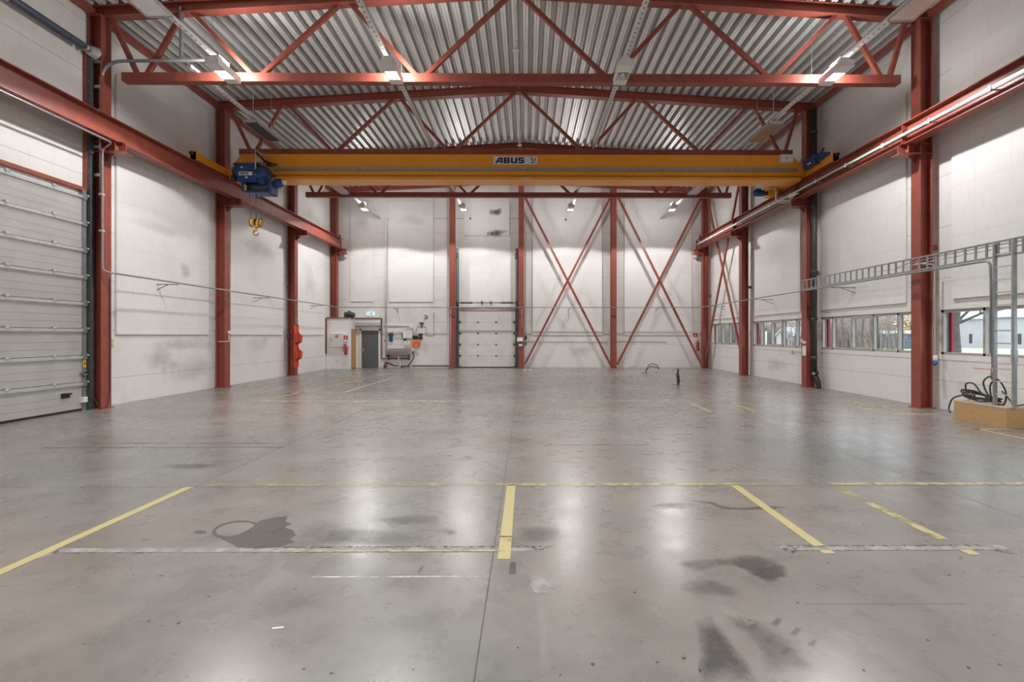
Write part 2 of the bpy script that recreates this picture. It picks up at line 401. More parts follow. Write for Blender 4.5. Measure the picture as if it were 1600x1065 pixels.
def blob(name, mat, u, v, ru, rv, z=0.0012, rag=0.25, n=36, seed=1):
    rd = random.Random(seed); ph = [rd.uniform(0, 6.28) for _ in range(5)]
    pts = []
    for k in range(n):
        a = 2 * PI * k / n
        q = 1 + rag * sum(math.sin((j + 2) * a + ph[j]) / (j + 1.5) for j in range(5)) * 0.6
        pts.append(on_floor(u + ru * q * math.cos(a), v - rv * q * math.sin(a)))
    return (soft if mat in SOFT else decal)(name, mat, pts, z)
# control joints
strip('expansion_joint', 'joint', -0.280, -0.271, YF, YB - 0.05, 0.0008)
strip('expansion_joint', 'joint', XL + 0.05, XR - 0.05, 5.90, 5.909, 0.0008)
strip('expansion_joint', 'joint_faint', -4.01, -3.997, 5.9, 12.4, 0.0008)
strip('expansion_joint', 'joint_faint', -4.0, XR - 0.1, 12.395, 12.41, 0.0008)
strip('expansion_joint', 'joint', 4.963, 4.972, 3.2, 12.4, 0.0008)
strip('expansion_joint', 'joint_faint', 1.9, 3.0, 3.30, 3.308, 0.0008)
# yellow lines
Y1, Y2, Y3 = 'line_full', 'line_mid', 'line_thin'
strip('yellow_line', Y1, -4.12, -4.02, 2.6, 5.9)
strip('yellow_line', Y1, -0.235, -0.13, 4.42, 5.97)
strip('yellow_line', Y2, -0.235, -0.13, 4.32, 4.44)
strip('yellow_line', Y1, -0.235, -0.13, 3.985, 4.32)
strip('yellow_line', Y1, 2.50, 2.60, 4.22, 5.96)
strip('yellow_line', Y1, 2.50, 2.60, 4.07, 4.13)
strip('yellow_line', Y2, 3.70, 3.80, 4.35, 5.3); strip('yellow_line', Y3, 3.70, 3.80, 5.3, 5.95)
strip('yellow_line', Y1, 3.70, 3.80, 4.04, 4.13)
strip('yellow_line', Y3, -3.9, -1.4, 5.94, 6.03); strip('yellow_line', Y3, -1.4, -0.25, 5.94, 6.03)
strip('yellow_line', Y2, -0.23, 2.6, 5.94, 6.02); strip('yellow_line', Y3, 2.6, 3.3, 5.94, 6.0)
strip('yellow_line', Y2, 3.75, 6.6, 5.94, 6.03)
strip('yellow_line', Y3, -6.5, 5.5, 11.47, 11.55); strip('yellow_line', Y2, 4.38, 4.48, 11.6, 13.1)
strip('yellow_line', Y3, 4.38, 5.6, 13.06, 13.16); strip('yellow_line', Y2, 5.50, 5.60, 11.75, 13.1)
strip('yellow_line', Y2, 8.95, 9.04, 12.45, 14.1); strip('yellow_line', Y2, 8.45, 9.9, 12.42, 12.52)
strip('yellow_line', Y2, 8.45, 8.54, 11.25, 12.45); strip('yellow_line', Y1, 8.45, 9.6, 11.2, 11.3)
strip('yellow_line', Y1, 8.8, 8.88, 7.6, 9.5); strip('yellow_line', Y2, 8.8, 9.5, 9.42, 9.5)
decal('yellow_line', Y2, [(-7.50, 13.4), (-7.38, 13.4), (-6.46, 25.0), (-6.58, 25.0)], 0.002)
# white lines and chalk marks
decal('white_line', 'line_white', [(-5.92, 15.8), (-5.82, 15.8), (-5.72, 21.8), (-5.82, 21.8)], 0.002)
strip('white_line', 'line_white', -7.9, -5.9, 15.75, 15.85)
strip('white_line', 'line_white', -7.4, -1.6, 13.55, 13.65); strip('white_line', 'line_white', 1.4, 5.0, 13.55, 13.62)
strip('white_line', 'line_white', -1.62, -0.35, 3.685, 3.705)
decal('white_mark', M['sign_white'], [on_floor(*p) for p in ((425, 980.5), (443, 978.5), (443.5, 980.8), (425.5, 983))], 0.0025)
px('white_mark', 'patch_light', [(154, 670), (172, 667), (184, 668), (176, 671), (160, 672)])
# filled trenches with crumbled edges
strip('repair_strip', 'patch', -4.0, 0.12, 4.13, 4.21, 0.0011); strip('crumbled_edge', 'crumble', -2.1, 0.25, 4.195, 4.235, 0.0018)
strip('yellow_line', Y2, -2.15, -0.18, 4.125, 4.148, 0.0024)
strip('repair_strip', 'patch', 2.18, 4.15, 4.13, 4.22, 0.0011); strip('crumbled_edge', 'crumble', 2.15, 4.0, 4.20, 4.235, 0.0018)
strip('crumbled_edge', 'crumble', 2.3, 4.15, 4.118, 4.135, 0.0018); strip('crumbled_edge', 'crumble', -4.0, -0.2, 4.112, 4.124, 0.0018)
px('crumbled_edge', 'crumble', [(1222, 856), (1250, 855), (1244, 860), (1242, 865), (1228, 862)], 0.0019)
px('crumbled_edge', 'crumble', [(1560, 857), (1590, 865), (1582, 866), (1552, 860)], 0.0019)
px('crumbled_edge', 'crumble', [(828, 855), (848, 853), (850, 858), (838, 863), (835, 858)], 0.0019)
decal('repair_strip', 'patch', [(-4.05, 3.95), (-3.95, 4.13), (-4.0, 4.2), (-4.1, 4.05)], 0.0011)
# stains
px('damp_stain', 'oil', [(357, 838), (374, 834), (392, 825), (403, 816), (410, 812), (430, 808), (449, 806), (446, 814), (456, 818), (445, 824), (458, 828), (462, 836), (452, 842), (460, 846), (446, 851), (438, 855), (400, 857), (372, 855), (360, 848), (346, 842)], 0.0013)
ringpts = [(368 + 36.5 * math.cos(2 * PI * k / 40), 827 - 13.5 * math.sin(2 * PI * k / 40) - (36 * math.cos(2 * PI * k / 40)) * 0.12) for k in range(40)]
ringin = [(368 + 31.0 * math.cos(2 * PI * k / 40), 826.5 - 10.8 * math.sin(2 * PI * k / 40) - (31 * math.cos(2 * PI * k / 40)) * 0.12) for k in range(40)]
m_ = MB()
ro = [on_floor(*p) for p in ringpts]; ri = [on_floor(*p) for p in ringin]
m_.add([(p.x, p.y, 0.0015) for p in ro + ri], [(k, (k + 1) % 40, 40 + (k + 1) % 40, 40 + k) for k in range(40)])
m_.build('ring_stain', 'oil', flo)
blob('damp_stain', 'oil', 313, 831, 9, 3, seed=3); blob('damp_stain', 'oil', 227, 843, 4.5, 1.2, seed=4)
px('tyre_smear', 'oil_soft', [(1112, 873), (1135, 866), (1190, 866), (1215, 874), (1230, 888), (1234, 902), (1220, 910), (1200, 910), (1175, 900), (1160, 890), (1125, 882)])
blob('tyre_smear', 'oil_soft', 1205, 895, 32, 12, seed=6, z=0.0014)
px('tyre_smear', 'oil_soft', [(1085, 968), (1110, 960), (1135, 985), (1165, 1025), (1190, 1068), (1095, 1068), (1085, 1010)])
px('tyre_smear', 'oil_faint', [(1120, 950), (1150, 955), (1230, 985), (1290, 1030), (1310, 1068), (1200, 1068), (1170, 1010)])
for k, (u0, v0) in enumerate([(1180, 975), (1205, 995), (1230, 1015), (1215, 970), (1245, 985), (1272, 1002)]):
    px('tyre_smear', 'oil_faint', [(u0 - 16, v0 + 6), (u0, v0 - 8), (u0 + 12, v0 - 5), (u0 - 2, v0 + 12)], 0.0016)
blob('tyre_smear', 'oil_faint', 1095, 882, 45, 14, seed=8); blob('tyre_smear', 'oil_faint', 1110, 920, 60, 18, seed=9)
px('crack_stain', 'oil', [(1070, 780), (1092, 782), (1116, 785), (1124, 789), (1140, 793), (1168, 793), (1195, 790), (1232, 792), (1200, 795), (1160, 796), (1132, 795), (1118, 791), (1112, 787), (1090, 784)])
blob('tyre_smear', 'oil_faint', 560, 838, 120, 20, seed=11); blob('tyre_smear', 'oil_faint', 845, 835, 60, 18, seed=12)
blob('tyre_smear', 'oil_faint', 640, 812, 60, 12, seed=14); blob('tyre_smear', 'oil_faint', 1050, 790, 45, 8, seed=13)
blob('tyre_smear', 'oil_faint', 300, 728, 60, 6, seed=15); blob('tyre_smear', 'oil_faint', 730, 714, 12, 4, seed=16)
blob('tyre_smear', 'oil_faint', 700, 830, 20, 7, seed=17)
px('dark_patch', 'oil', [(797, 878), (806, 878), (806, 896), (795, 896)], 0.0014)
px('dark_patch', 'oil_faint', [(658, 880), (667, 879), (658, 898), (648, 898)], 0.0016)
px('pale_patch', 'patch_light', [(430, 862), (462, 862), (440, 885), (470, 900), (420, 925), (380, 935), (415, 895)])
px('pale_patch', 'patch_light', [(600, 874), (665, 876), (672, 885), (640, 905), (560, 900)])
px('pale_patch', 'patch_light', [(560, 895), (640, 895), (612, 913), (585, 912)])
px('pale_patch', 'patch', [(832, 898), (868, 908), (880, 912), (876, 928), (836, 926), (828, 914)])
px('pale_patch', 'patch_light', [(838, 930), (856, 930), (861, 1068), (843, 1068)])
px('pale_patch', 'patch_light', [(712, 912), (735, 926), (703, 928)])
px('pale_patch', 'patch_light', [(1085, 942), (1130, 938), (1180, 968), (1160, 974), (1100, 950)])
strip('rust_streak', 'rust_streak', -7.4, -4.0, 8.28, 8.35); strip('rust_streak', 'rust_streak', -7.9, -4.0, 7.95, 8.03)
strip('rust_streak', 'rust_streak', 0.3, 2.1, 8.10, 8.15)
rd = random.Random(5); mm = MB()
for k in range(110):
    u, v = rd.uniform(20, 1580), 640 + 420 * rd.random() ** 1.3
    p = on_floor(u, v); s = rd.uniform(0.004, 0.015); a = rd.uniform(0, 3); e = rd.uniform(0.4, 1)
    mm.poly([(p.x + s * math.cos(t) * math.cos(a) - s * e * math.sin(t) * math.sin(a), p.y + s * math.cos(t) * math.sin(a) + s * e * math.sin(t) * math.cos(a), 0.0017) for t in [2 * PI * q / 7 for q in range(7)]])
sp = mm.build('dark_specks', paint('speck', (0.075, 0.07, 0.065), 0.6), flo); sp['kind'] = 'stuff'

# ---- walls
struct('wall_left', B(XL - 0.3, XL, YF, YB + 0.3, 0, 10.6), 'wall_side', 'tall white clad wall on the side with the large grey overhead door', 'wall')
struct('wall_back', B(XL, XR, YB, YB + 0.3, 0, 11.2), 'wall', 'white clad end wall facing the camera with the small overhead door', 'wall')
struct('wall_front', B(XL, XR, YF - 0.2, YF, 0, 11.2), 'wall', 'white clad end wall behind the camera', 'wall')
WZ0, WZ1 = 1.36, 2.47
WIN = [(-7.2, -2.9, (-3.8, -4.7, -5.6, -6.5)), (-2.2, 2.1, (1.2, 0.3, -0.6, -1.5)), (2.7, 7.0, (6.1, 5.1, 4.2, 3.5)), (7.65, 12.14, (11.0, 10.05, 9.1, 8.4)), (12.58, 17.08, (16.47, 15.5, 14.53, 13.56)),
       (17.62, 22.25, (21.5, 20.57, 19.65, 18.7)), (22.85, 27.2, (26.6, 25.7, 24.8, 23.9))]
mb = MB().box(XR, XR + 0.3, YF, YB + 0.3, 0, WZ0).box(XR, XR + 0.3, YF, YB + 0.3, WZ1, 10.6)
ys = [YF] + [y for a, b, _ in WIN for y in (a, b)] + [YB + 0.3]
for a, b in zip(ys[::2], ys[1::2]): mb.box(XR, XR + 0.3, a, b, WZ0, WZ1)
struct('wall_right', mb, 'wall_side', 'tall white clad wall with the low band of windows', 'wall')

# ---- roof deck
prof = []; x = XL - 0.3; P = 0.31
while x < XR + 0.3:
    for dx, dz in ((0, 0), (0.05, 0), (0.06, 0.022), (0.08, 0.022), (0.09, 0), (0.14, 0), (0.17, 0.16), (0.20, 0.16), (0.21, 0.14), (0.24, 0.14), (0.25, 0.16), (0.28, 0.16)):
        prof.append((x + dx, roof_z(x + dx) + dz))
    x += P
mb = MB(); n = len(prof); ya, yb = YF - 0.2, YB + 0.3
mb.add([(px_, ya, pz) for px_, pz in prof] + [(px_, yb, pz) for px_, pz in prof], [(i, i + 1, i + 1 + n, i + n) for i in range(n - 1)])
m, nt, b = new_mat('shade_dotted_deck_web')  # dark dots painted on the rib sides imitate shade in the grooves
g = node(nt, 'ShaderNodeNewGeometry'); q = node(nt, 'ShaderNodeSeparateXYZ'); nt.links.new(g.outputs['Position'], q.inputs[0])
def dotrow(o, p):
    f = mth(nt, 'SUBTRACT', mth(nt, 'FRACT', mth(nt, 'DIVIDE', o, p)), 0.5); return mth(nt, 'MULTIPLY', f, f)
shade_dot = mth(nt, 'LESS_THAN', mth(nt, 'ADD', dotrow(q.outputs[1], 0.016), dotrow(q.outputs[2], 0.016)), 0.145)
nt.links.new(mixc(nt, shade_dot, (0.80, 0.80, 0.79), (0.05, 0.05, 0.048)), b.inputs['Base Color']); b.inputs['Roughness'].default_value = 0.5
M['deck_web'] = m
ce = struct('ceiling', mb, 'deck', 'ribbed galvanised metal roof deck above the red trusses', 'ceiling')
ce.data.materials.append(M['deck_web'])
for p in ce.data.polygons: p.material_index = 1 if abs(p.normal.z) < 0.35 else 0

# ---- windows in the right wall
wl = ['grey framed window band behind the camera', 'grey framed window band beside the camera', 'window band nearest the camera, beyond the ladder', 'grey framed window band behind the upright ladder and the hose box',
      'grey framed window band between the tray-crossed column and the column with the black downpipe',
      'grey framed window band between the black downpipe and the next column towards the end wall', 'grey framed window band behind the red cross bracing near the corner']
for i, (a, b, div) in enumerate(WIN):
    w = thing('window_%d' % (i + 1), wl[i], 'window', (XR + 0.1, (a + b) / 2, WZ0), kind='structure')
    x0, x1 = XR + 0.02, XR + 0.11
    m = MB().box(x0, x1, a, b, WZ0, WZ0 + 0.06).box(x0, x1, a, b, WZ1 - 0.07, WZ1).box(x0, x1, a, a + 0.06, WZ0, WZ1).box(x0, x1, b - 0.06, b, WZ0, WZ1)
    for d in div: m.box(x0, x1, d - 0.03, d + 0.03, WZ0, WZ1)
    m.build('window_frame', 'frame_grey', w)
    MB().poly([(XR + 0.08, y_, z_) for y_, z_ in ((a + 0.03, WZ0 + 0.03), (b - 0.03, WZ0 + 0.03), (b - 0.03, WZ1 - 0.03), (a + 0.03, WZ1 - 0.03))]).build('glass_pane', 'glass', w)
    s0, s1 = div[2] + 0.01, div[1] - 0.01
    m = MB()
    for (q0, q1, z0, z1) in ((s0, s1, WZ0 + 0.01, WZ0 + 0.11), (s0, s1, WZ1 - 0.13, WZ1 - 0.03), (s0, s0 + 0.085, WZ0 + 0.11, WZ1 - 0.13), (s1 - 0.085, s1, WZ0 + 0.11, WZ1 - 0.13)):
        m.box(XR - 0.015, XR + 0.07, q0, q1, z0, z1)
    sash = m.build('opening_sash', 'frame_grey', w)
    MB().box(XR - 0.03, XR - 0.015, s0 + 0.02, s0 + 0.05, 1.82, 1.98).box(XR - 0.06, XR - 0.03, s0 + 0.025, s0 + 0.045, 1.93, 1.96).build('handle', 'frame_grey', sash)
    # dark gaskets along the far side of each pane
    m = MB()
    for d in list(div) + [b - 0.03]: m.box(XR + 0.112, XR + 0.135, d - 0.045, d - 0.03, WZ0 + 0.05, WZ1 - 0.05)
    m.build('gasket', 'dark_steel', w)
    B(XR + 0.20, XR + 0.265, b - 0.09, b, WZ0, WZ1).build('outer_jamb', 'ext_red', w)
    MB().box(XR - 0.015, XR + 0.02, a - 0.1, b + 0.1, WZ0 - 0.13, WZ0).box(XR - 0.01, XR + 0.02, a - 0.1, b + 0.1, WZ1, WZ1 + 0.1).build('window_trim', 'white', w)

# ---- left overhead door (door_1)
d = thing('door_1', 'wide light grey sectional overhead door in the wall beside the nearest red column', 'overhead door', (-10.85, 10.1, 0), kind='structure')
DY0, DY1, DX = 7.75, 12.06, -10.86
sz = 0.653
for k in range(8):
    z0 = 0.05 + k * sz; z1 = z0 + sz - 0.012
    m = B(DX - 0.05, DX, DY0, DY1, z0, min(z1, 5.36))
    for q in range(1, 4): m.box(DX, DX + 0.005, DY0, DY1, z0 + q * sz / 4 - 0.006, z0 + q * sz / 4 + 0.006)
    s_ = m.build('door_section', 'door_panel', d)
    if z1 < 5.3:
        MB().box(DX, DX + 0.045, DY0, DY1, z1 - 0.075, z1 - 0.005).box(DX, DX + 0.012, DY0, DY1, z1 - 0.115, z1 - 0.075).build('stiffener_rail', 'light_steel', s_)
        for hy in (11.22, 10.2, 9.2, 8.3):
            MB().box(DX + 0.01, DX + 0.055, hy - 0.035, hy + 0.035, z1 - 0.05, z1 + 0.05).cyl((DX + 0.06, hy - 0.04, z1), (DX + 0.06, hy + 0.04, z1), 0.012, 8).build('hinge', 'light_steel', s_)
        MB().box(DX, DX + 0.05, DY1 - 0.12, DY1 - 0.01, z1 - 0.1, z1 + 0.05).cyl((DX + 0.05, DY1 - 0.03, z1), (DX + 0.05, DY1 + 0.1, z1), 0.03, 10).build('roller_bracket', 'steel', s_)
B(DX - 0.05, DX + 0.005, DY0, DY1, 0.0, 0.055).build('bottom_seal', 'black', d)
for yy, sg in ((DY1, 1), (DY0, -1)):
    MB().box(DX - 0.05, DX + 0.10, yy + sg * 0.02, yy + sg * 0.13, 0, 8.7).build('side_track', 'dark_steel', d)
    B(DX - 0.06, DX + 0.04, yy + sg * 0.13, yy + sg * 0.155, 0, 8.7).build('track_angle', 'light_steel', d)
    B(DX - 0.06, DX + 0.02, yy - sg * 0.11, yy - sg * 0.0, 0, 5.4).build('edge_cap', 'steel', d)
    # high-lift track that bends and runs out into the hall
    MB().tube(fillet([(-10.62, yy + sg * 0.16, 5.3), (-10.62, yy + sg * 0.16, 8.68), (-7.75, yy + sg * 0.16, 8.72)], 0.55, 8), 0.04, 8).build('lift_track', 'steel', d)
    B(-8.66, -8.6, yy + sg * 0.13, yy + sg * 0.19, 8.74, 10.05).build('track_hanger', 'steel', d)
    m = MB()
    for zz in (5.8, 6.5, 7.4, 8.0, 8.62): m.box(-10.80, -10.58, yy + sg * 0.12, yy + sg * 0.16, zz, zz + 0.07)
    m.build('track_bracket', 'light_steel', d)
B(-10.93, -10.85, DY0 - 0.15, DY1 + 0.05, 5.38, 5.47).build('lintel', 'red', d)
MB().box(-10.93, -10.84, DY1 + 0.0, DY1 + 0.025, 5.4, 9.0).build('side_angle', 'red', d)
sp_ = MB(); pts = []
sp_.tube([(-10.72, 10.15 + 0.02 * k, 8.84) for k in range(84)], [0.083 + 0.006 * (k % 2) for k in range(84)], 14)
spo = sp_.build('torsion_spring', 'spring', d)
MB().cyl((-10.72, 7.5, 8.84), (-10.72, 12.2, 8.84), 0.016, 8).build('shaft', 'light_steel', spo)
MB().lathe((-10.72, 10.02, 8.84), [(0.05, 0), (0.10, 0.02), (0.10, 0.1), (0.06, 0.13)], (0, 1, 0)).build('spring_plug', 'light_steel', spo)
MB().lathe((-10.72, 11.86, 8.84), [(0.06, 0), (0.10, 0.03), (0.075, 0.09), (0.05, 0.12)], (0, 1, 0)).build('spring_plug', 'stainless', spo)
MB().lathe((-10.72, 12.0, 8.84), [(0.02, 0.0), (0.11, 0.0), (0.13, 0.12), (0.165, 0.14), (0.165, 0.155), (0.02, 0.155)], (0, 1, 0), 24).build('cable_drum', 'light_steel', d)
MB().box(-10.86, -10.83, 11.42, 11.62, 0.36, 0.47).box(-10.83, -10.76, 11.44, 11.60, 0.43, 0.47).box(-10.83, -10.79, 11.42, 11.46, 0.36, 0.45).build('lift_handle', 'black', d)
t_ = B(DX + 0.02, DX + 0.03, DY1 - 0.09, DY1 - 0.02, 1.05, 1.27).build('warning_tag', 'tag_yellow', d); t_['label'] = 'yellow warning tag'
B(DX + 0.03, DX + 0.033, DY1 - 0.07, DY1 - 0.04, 1.12, 1.17).build('tag_symbol', 'black', t_)
MB().box(DX, DX + 0.06, DY1 - 0.10, DY1 - 0.0, 0.86, 0.9).bar((DX + 0.05, DY1 - 0.18, 0.93), (DX + 0.05, DY1 - 0.02, 0.97), 0.03, 0.03).bar((DX + 0.05, DY1 - 0.16, 0.93), (DX + 0.05, DY1 - 0.06, 0.84), 0.03, 0.03).build('latch', 'stainless', d)
b_ = B(DX, DX + 0.08, DY1 - 0.15, DY1 - 0.03, 0.20, 0.33).build('switch_box', 'white', d); b_['label'] = 'white switch box'

# ---- overhead door in the end wall (door_2)
d = thing('door_2', 'white sectional overhead door in the end wall between two red columns', 'overhead door', (-2.2, YB - 0.1, 0), kind='structure')
yb = YB - 0.03; ex0, ex1 = -3.80, -0.62
for k in range(5):
    z0 = 0.05 + k * 0.635; z1 = min(z0 + 0.627, 3.2)
    m = B(ex0, ex1, yb - 0.06, yb, z0, z1)
    for q in range(1, 4): m.box(ex0, ex1, yb - 0.063, yb - 0.06, z0 + q * 0.157, z0 + q * 0.157 + 0.006)
    s_ = m.build('door_section', 'door_white', d)
    if z0 > 0.2:
        for hx in (ex0 + 1.07, ex0 + 2.10):
            MB().box(hx - 0.05, hx + 0.05, yb - 0.085, yb - 0.06, z0 - 0.04, z0 + 0.04).build('hinge', 'dark_steel', s_)
    for hx in (ex0 + 0.05, ex1 - 0.05):
        MB().box(hx - 0.07, hx + 0.07, yb - 0.10, yb - 0.06, z0 - 0.05, z0 + 0.06).build('roller_bracket', 'dark_steel', s_)
B(ex0 - 0.05, ex1 + 0.05, yb - 0.07, yb, 0, 0.055).build('bottom_seal', 'black', d)
for xx, sg in ((ex0 - 0.02, -1), (ex1 + 0.02, 1)):
    MB().box(xx, xx + sg * 0.15, yb - 0.14, yb, 0, 6.75).build('side_track', 'dark_steel', d)
    MB().box(xx + sg * 0.02, xx + sg * 0.10, yb - 0.17, yb - 0.14, 3.6, 6.7).build('lift_track', 'steel', d)
    MB().box(xx - 0.03, xx + sg * 0.13, yb - 0.18, yb - 0.14, 6.15, 6.5).build('track_bracket', 'dark_steel', d)
    MB().lathe((xx + sg * 0.06 - 0.06, yb - 0.22, 3.68), [(0.02, 0), (0.11, 0.0), (0.11, 0.12), (0.02, 0.12)], (1, 0, 0)).build('cable_drum', 'dark_steel', d)
    B(xx - 0.03, xx + sg * 0.02, yb - 0.12, yb - 0.06, 0.05, 0.28).build('corner_bracket', 'black', d)
B(ex0, ex1, yb - 0.05, yb + 0.02, 3.19, 3.25).build('lintel', 'red', d)
sh = MB().cyl((ex0 - 0.2, yb - 0.22, 3.68), (ex1 + 0.25, yb - 0.22, 3.68), 0.025, 8).build('shaft', 'dark_steel', d)
for x0, x1 in ((ex0 + 0.1, ex0 + 0.8), (ex1 - 0.8, ex1 - 0.1)):
    MB().tube([(x0 + 0.02 * k, yb - 0.22, 3.68) for k in range(int((x1 - x0) / 0.02) + 1)], [0.05 + 0.005 * (k % 2) for k in range(int((x1 - x0) / 0.02) + 1)], 10).build('torsion_spring', 'dark_steel', sh)
for xx in (ex0 + 1.3, ex0 + 1.8): B(xx - 0.03, xx + 0.03, yb - 0.26, yb, 3.6, 3.78).build('bearing_bracket', 'dark_steel', sh)
t_ = B(ex1 - 0.12, ex1 - 0.03, yb - 0.12, yb - 0.11, 1.35, 1.53).build('warning_tag', 'tag_yellow', d); t_['label'] = 'yellow warning tag'
MB().box(ex1 + 0.05, ex1 + 0.28, yb - 0.33, yb - 0.1, 3.45, 3.75).box(ex1 + 0.10, ex1 + 0.30, yb - 0.35, yb - 0.15, 3.25, 3.45).build('drive_motor', 'dark_steel', d)
MB().tube(curve([(ex1 - 0.05, yb - 0.1, 1.25), (ex1 - 0.10, yb - 0.12, 0.7), (ex1 - 0.07, yb - 0.1, 0.3)]), 0.012, 6).build('pull_rope', 'offwhite', d)

# ---- vestibule with the oak door, and the grey door in the end wall
vx0, vx1, vy = XL + 0.02, -9.66, 26.62
struct('wall_vestibule', MB().box(vx0, vx1, vy, vy + 0.14, 0, 2.28).box(vx0, vx1 + 0.03, vy, YB, 2.28, 2.76), 'white', 'low white boxed-in vestibule wall in the corner carrying the electrical cabinet', 'wall')
struct('trim_1', MB().box(vx1 + 0.03, -8.23, YB - 0.35, YB, 2.42, 2.76), 'white', 'white boxed header above the oak and grey doors', 'trim')
struct('trim_2', MB().tube(fillet([(vx0 + 0.02, vy - 0.03, 0.85), (vx0 + 0.02, vy - 0.03, 2.80), (vx1 + 0.03, vy - 0.03, 2.80), (vx1 + 0.03, YB - 0.38, 2.80), (-8.20, YB - 0.38, 2.80), (-8.20, YB - 0.06, 2.80), (-8.20, YB - 0.06, 0.52), (-6.6, YB - 0.06, 0.52)], 0.06, 3), 0.035, 8),
       'rust', 'brown painted heating pipe edging the vestibule and both doors', 'pipe')
d = thing('door_3', 'grey steel door in the end wall right of the oak door', 'door', (-9.0, YB - 0.05, 0), kind='structure')
gx0, gx1 = -9.34, -8.38
MB().box(gx0 - 0.09, gx0, YB - 0.06, YB, 0, 2.2).box(gx1, gx1 + 0.09, YB - 0.06, YB, 0, 2.2).box(gx0 - 0.09, gx1 + 0.09, YB - 0.06, YB, 2.12, 2.2).build('door_frame', 'white', d)
leaf = B(gx0, gx1, YB - 0.045, YB, 0.01, 2.12).build('door_leaf', 'door_grey', d)
MB().box(gx0 + 0.06, gx0 + 0.10, YB - 0.055, YB - 0.045, 0.92, 1.14).cyl((gx0 + 0.08, YB - 0.055, 1.0), (gx0 + 0.08, YB - 0.10, 1.0), 0.012, 8).cyl((gx0 + 0.08, YB - 0.10, 1.0), (gx0 + 0.21, YB - 0.10, 0.985), 0.012, 8).build('handle', 'light_steel', leaf)
d = thing('door_4', 'narrow oak door in the side of the white vestibule', 'door', (vx1, 27.2, 0), kind='structure')
leaf = B(vx1 - 0.03, vx1 + 0.02, vy + 0.2, YB - 0.06, 0.02, 2.2).build('door_leaf', 'oak', d)
MB().box(vx1 + 0.02, vx1 + 0.03, vy + 0.26, vy + 0.31, 0.98, 1.16).cyl((vx1 + 0.03, vy + 0.285, 1.06), (vx1 + 0.08, vy + 0.285, 1.06), 0.012, 8).cyl((vx1 + 0.08, vy + 0.285, 1.06), (vx1 + 0.08, vy + 0.4, 1.06), 0.012, 8).build('handle', 'stainless', leaf)
MB().box(vx1 - 0.04, vx1 + 0.035, vy + 0.14, vy + 0.2, 0, 2.28).box(vx1 - 0.04, vx1 + 0.035, vy + 0.2, YB, 2.2, 2.28).box(vx1 - 0.04, vx1 + 0.035, YB - 0.06, YB, 0, 2.2).build('door_frame', 'white', d)
# baseboard of the end wall
struct('baseboard_back', B(-6.5, -4.35, YB - 0.02, YB, 0.08, 0.14), 'dark_steel', 'dark skirting strip along the end wall left of the overhead door', 'baseboard')

# ================================================================== THINGS
# ---- raised acoustic boards on the walls
BOARDS = {}
def board(wall, a0, a1, z0, z1, label, t=0.06):
    if wall == 'L': m, mt = B(XL + 0.012, XL + t, a0, a1, z0, z1), 'board'
    elif wall == 'R': m, mt = B(XR - t, XR - 0.012, a0, a1, z0, z1), 'board'
    else: m, mt = B(a0, a1, YB - t, YB - (0.012 if t > 0.02 else 0.002), z0, z1), 'board_b'
    o = tag(m.build('acoustic_board', mt), label, 'wall panel', 'white acoustic boards on the walls')
    BOARDS[label] = o; return o
board('L', 13.0, 16.75, 1.86, 8.78, 'large white acoustic board on the wall right of the big overhead door')
board('L', 18.0, 21.85, 1.86, 8.78, 'white acoustic board behind the hanging crane hook')
board('L', 23.1, 26.3, 1.86, 8.78, 'white acoustic board between the orange rack column and the vestibule corner')
board('B', -9.96, -8.69, 3.76, 9.42, 'narrow tall white board on the end wall above the grey door')
board('B', -7.80, -5.27, 3.74, 9.42, 'wide tall white board on the end wall above the wash trough')
board('B', -3.53, -0.95, 7.52, 9.42, 'nearly square white board with dark smudges high above the end overhead door')
board('B', 0.36, 4.33, 1.86, 9.42, 'tall white board behind the red cross brace next to the end overhead door')
board('B', 5.60, 9.45, 1.86, 9.42, 'tall white board behind the red cross brace next to the window corner')
board('B', -3.62, -0.80, 3.30, 7.42, 'plain white sheet between the door tracks above the end overhead door', 0.015)
board('R', 13.2, 17.0, 2.72, 8.48, 'white board above the windows between the black downpipe and the nearest column')
board('R', 18.3, 22.0, 2.72, 8.48, 'white board above the second window band from the end wall')
board('R', 23.4, 26.7, 2.72, 8.48, 'white board behind the slanting braces near the window corner')
board('R', 7.9, 11.76, 2.72, 8.48, 'white board above the window behind the upright ladder')

# ---- soot and grime marks on boards and walls
def smudge(parent, mat, axis, at, ca, cz, ra, rz, seed):
    rd = random.Random(seed); ph = [rd.uniform(0, 6.28) for _ in range(4)]; n = 28; ring = []
    for k in range(n):
        a = 2 * PI * k / n; q = 1 + 0.18 * sum(math.sin((j + 2) * a + ph[j]) / (j + 1) for j in range(4))
        ring.append((ca + ra * q * math.cos(a), cz + rz * q * math.sin(a)))
    P3 = lambda a, z: (at, a, z) if axis == 'x' else (a, at, z)
    vs = [P3(ca, cz)] + [P3(ca + (a - ca) * 0.3, cz + (z - cz) * 0.3) for a, z in ring] + [P3(a, z) for a, z in ring]
    fs = [(0, 1 + k, 1 + (k + 1) % n) for k in range(n)] + [(1 + k, 1 + n + k, 1 + n + (k + 1) % n, 1 + (k + 1) % n) for k in range(n)]
    o = MB().add(vs, fs).build('grime_mark', mat, parent)
    o.data.attributes.new('cover', 'FLOAT', 'POINT').data.foreach_set('value', [1.0] * (n + 1) + [0.0] * n)
BOARDS = {k: next(o for l, o in BOARDS.items() if l.startswith(k)) for k in ('nearly', 'large', 'white acoustic board behind', 'white acoustic board between', 'wide tall', 'narrow tall')}
M['soot'] = worn('soot_mark', (0.10, 0.095, 0.09), 0.9, 5, 0.6, 0.25, fade=True, most=0.75)
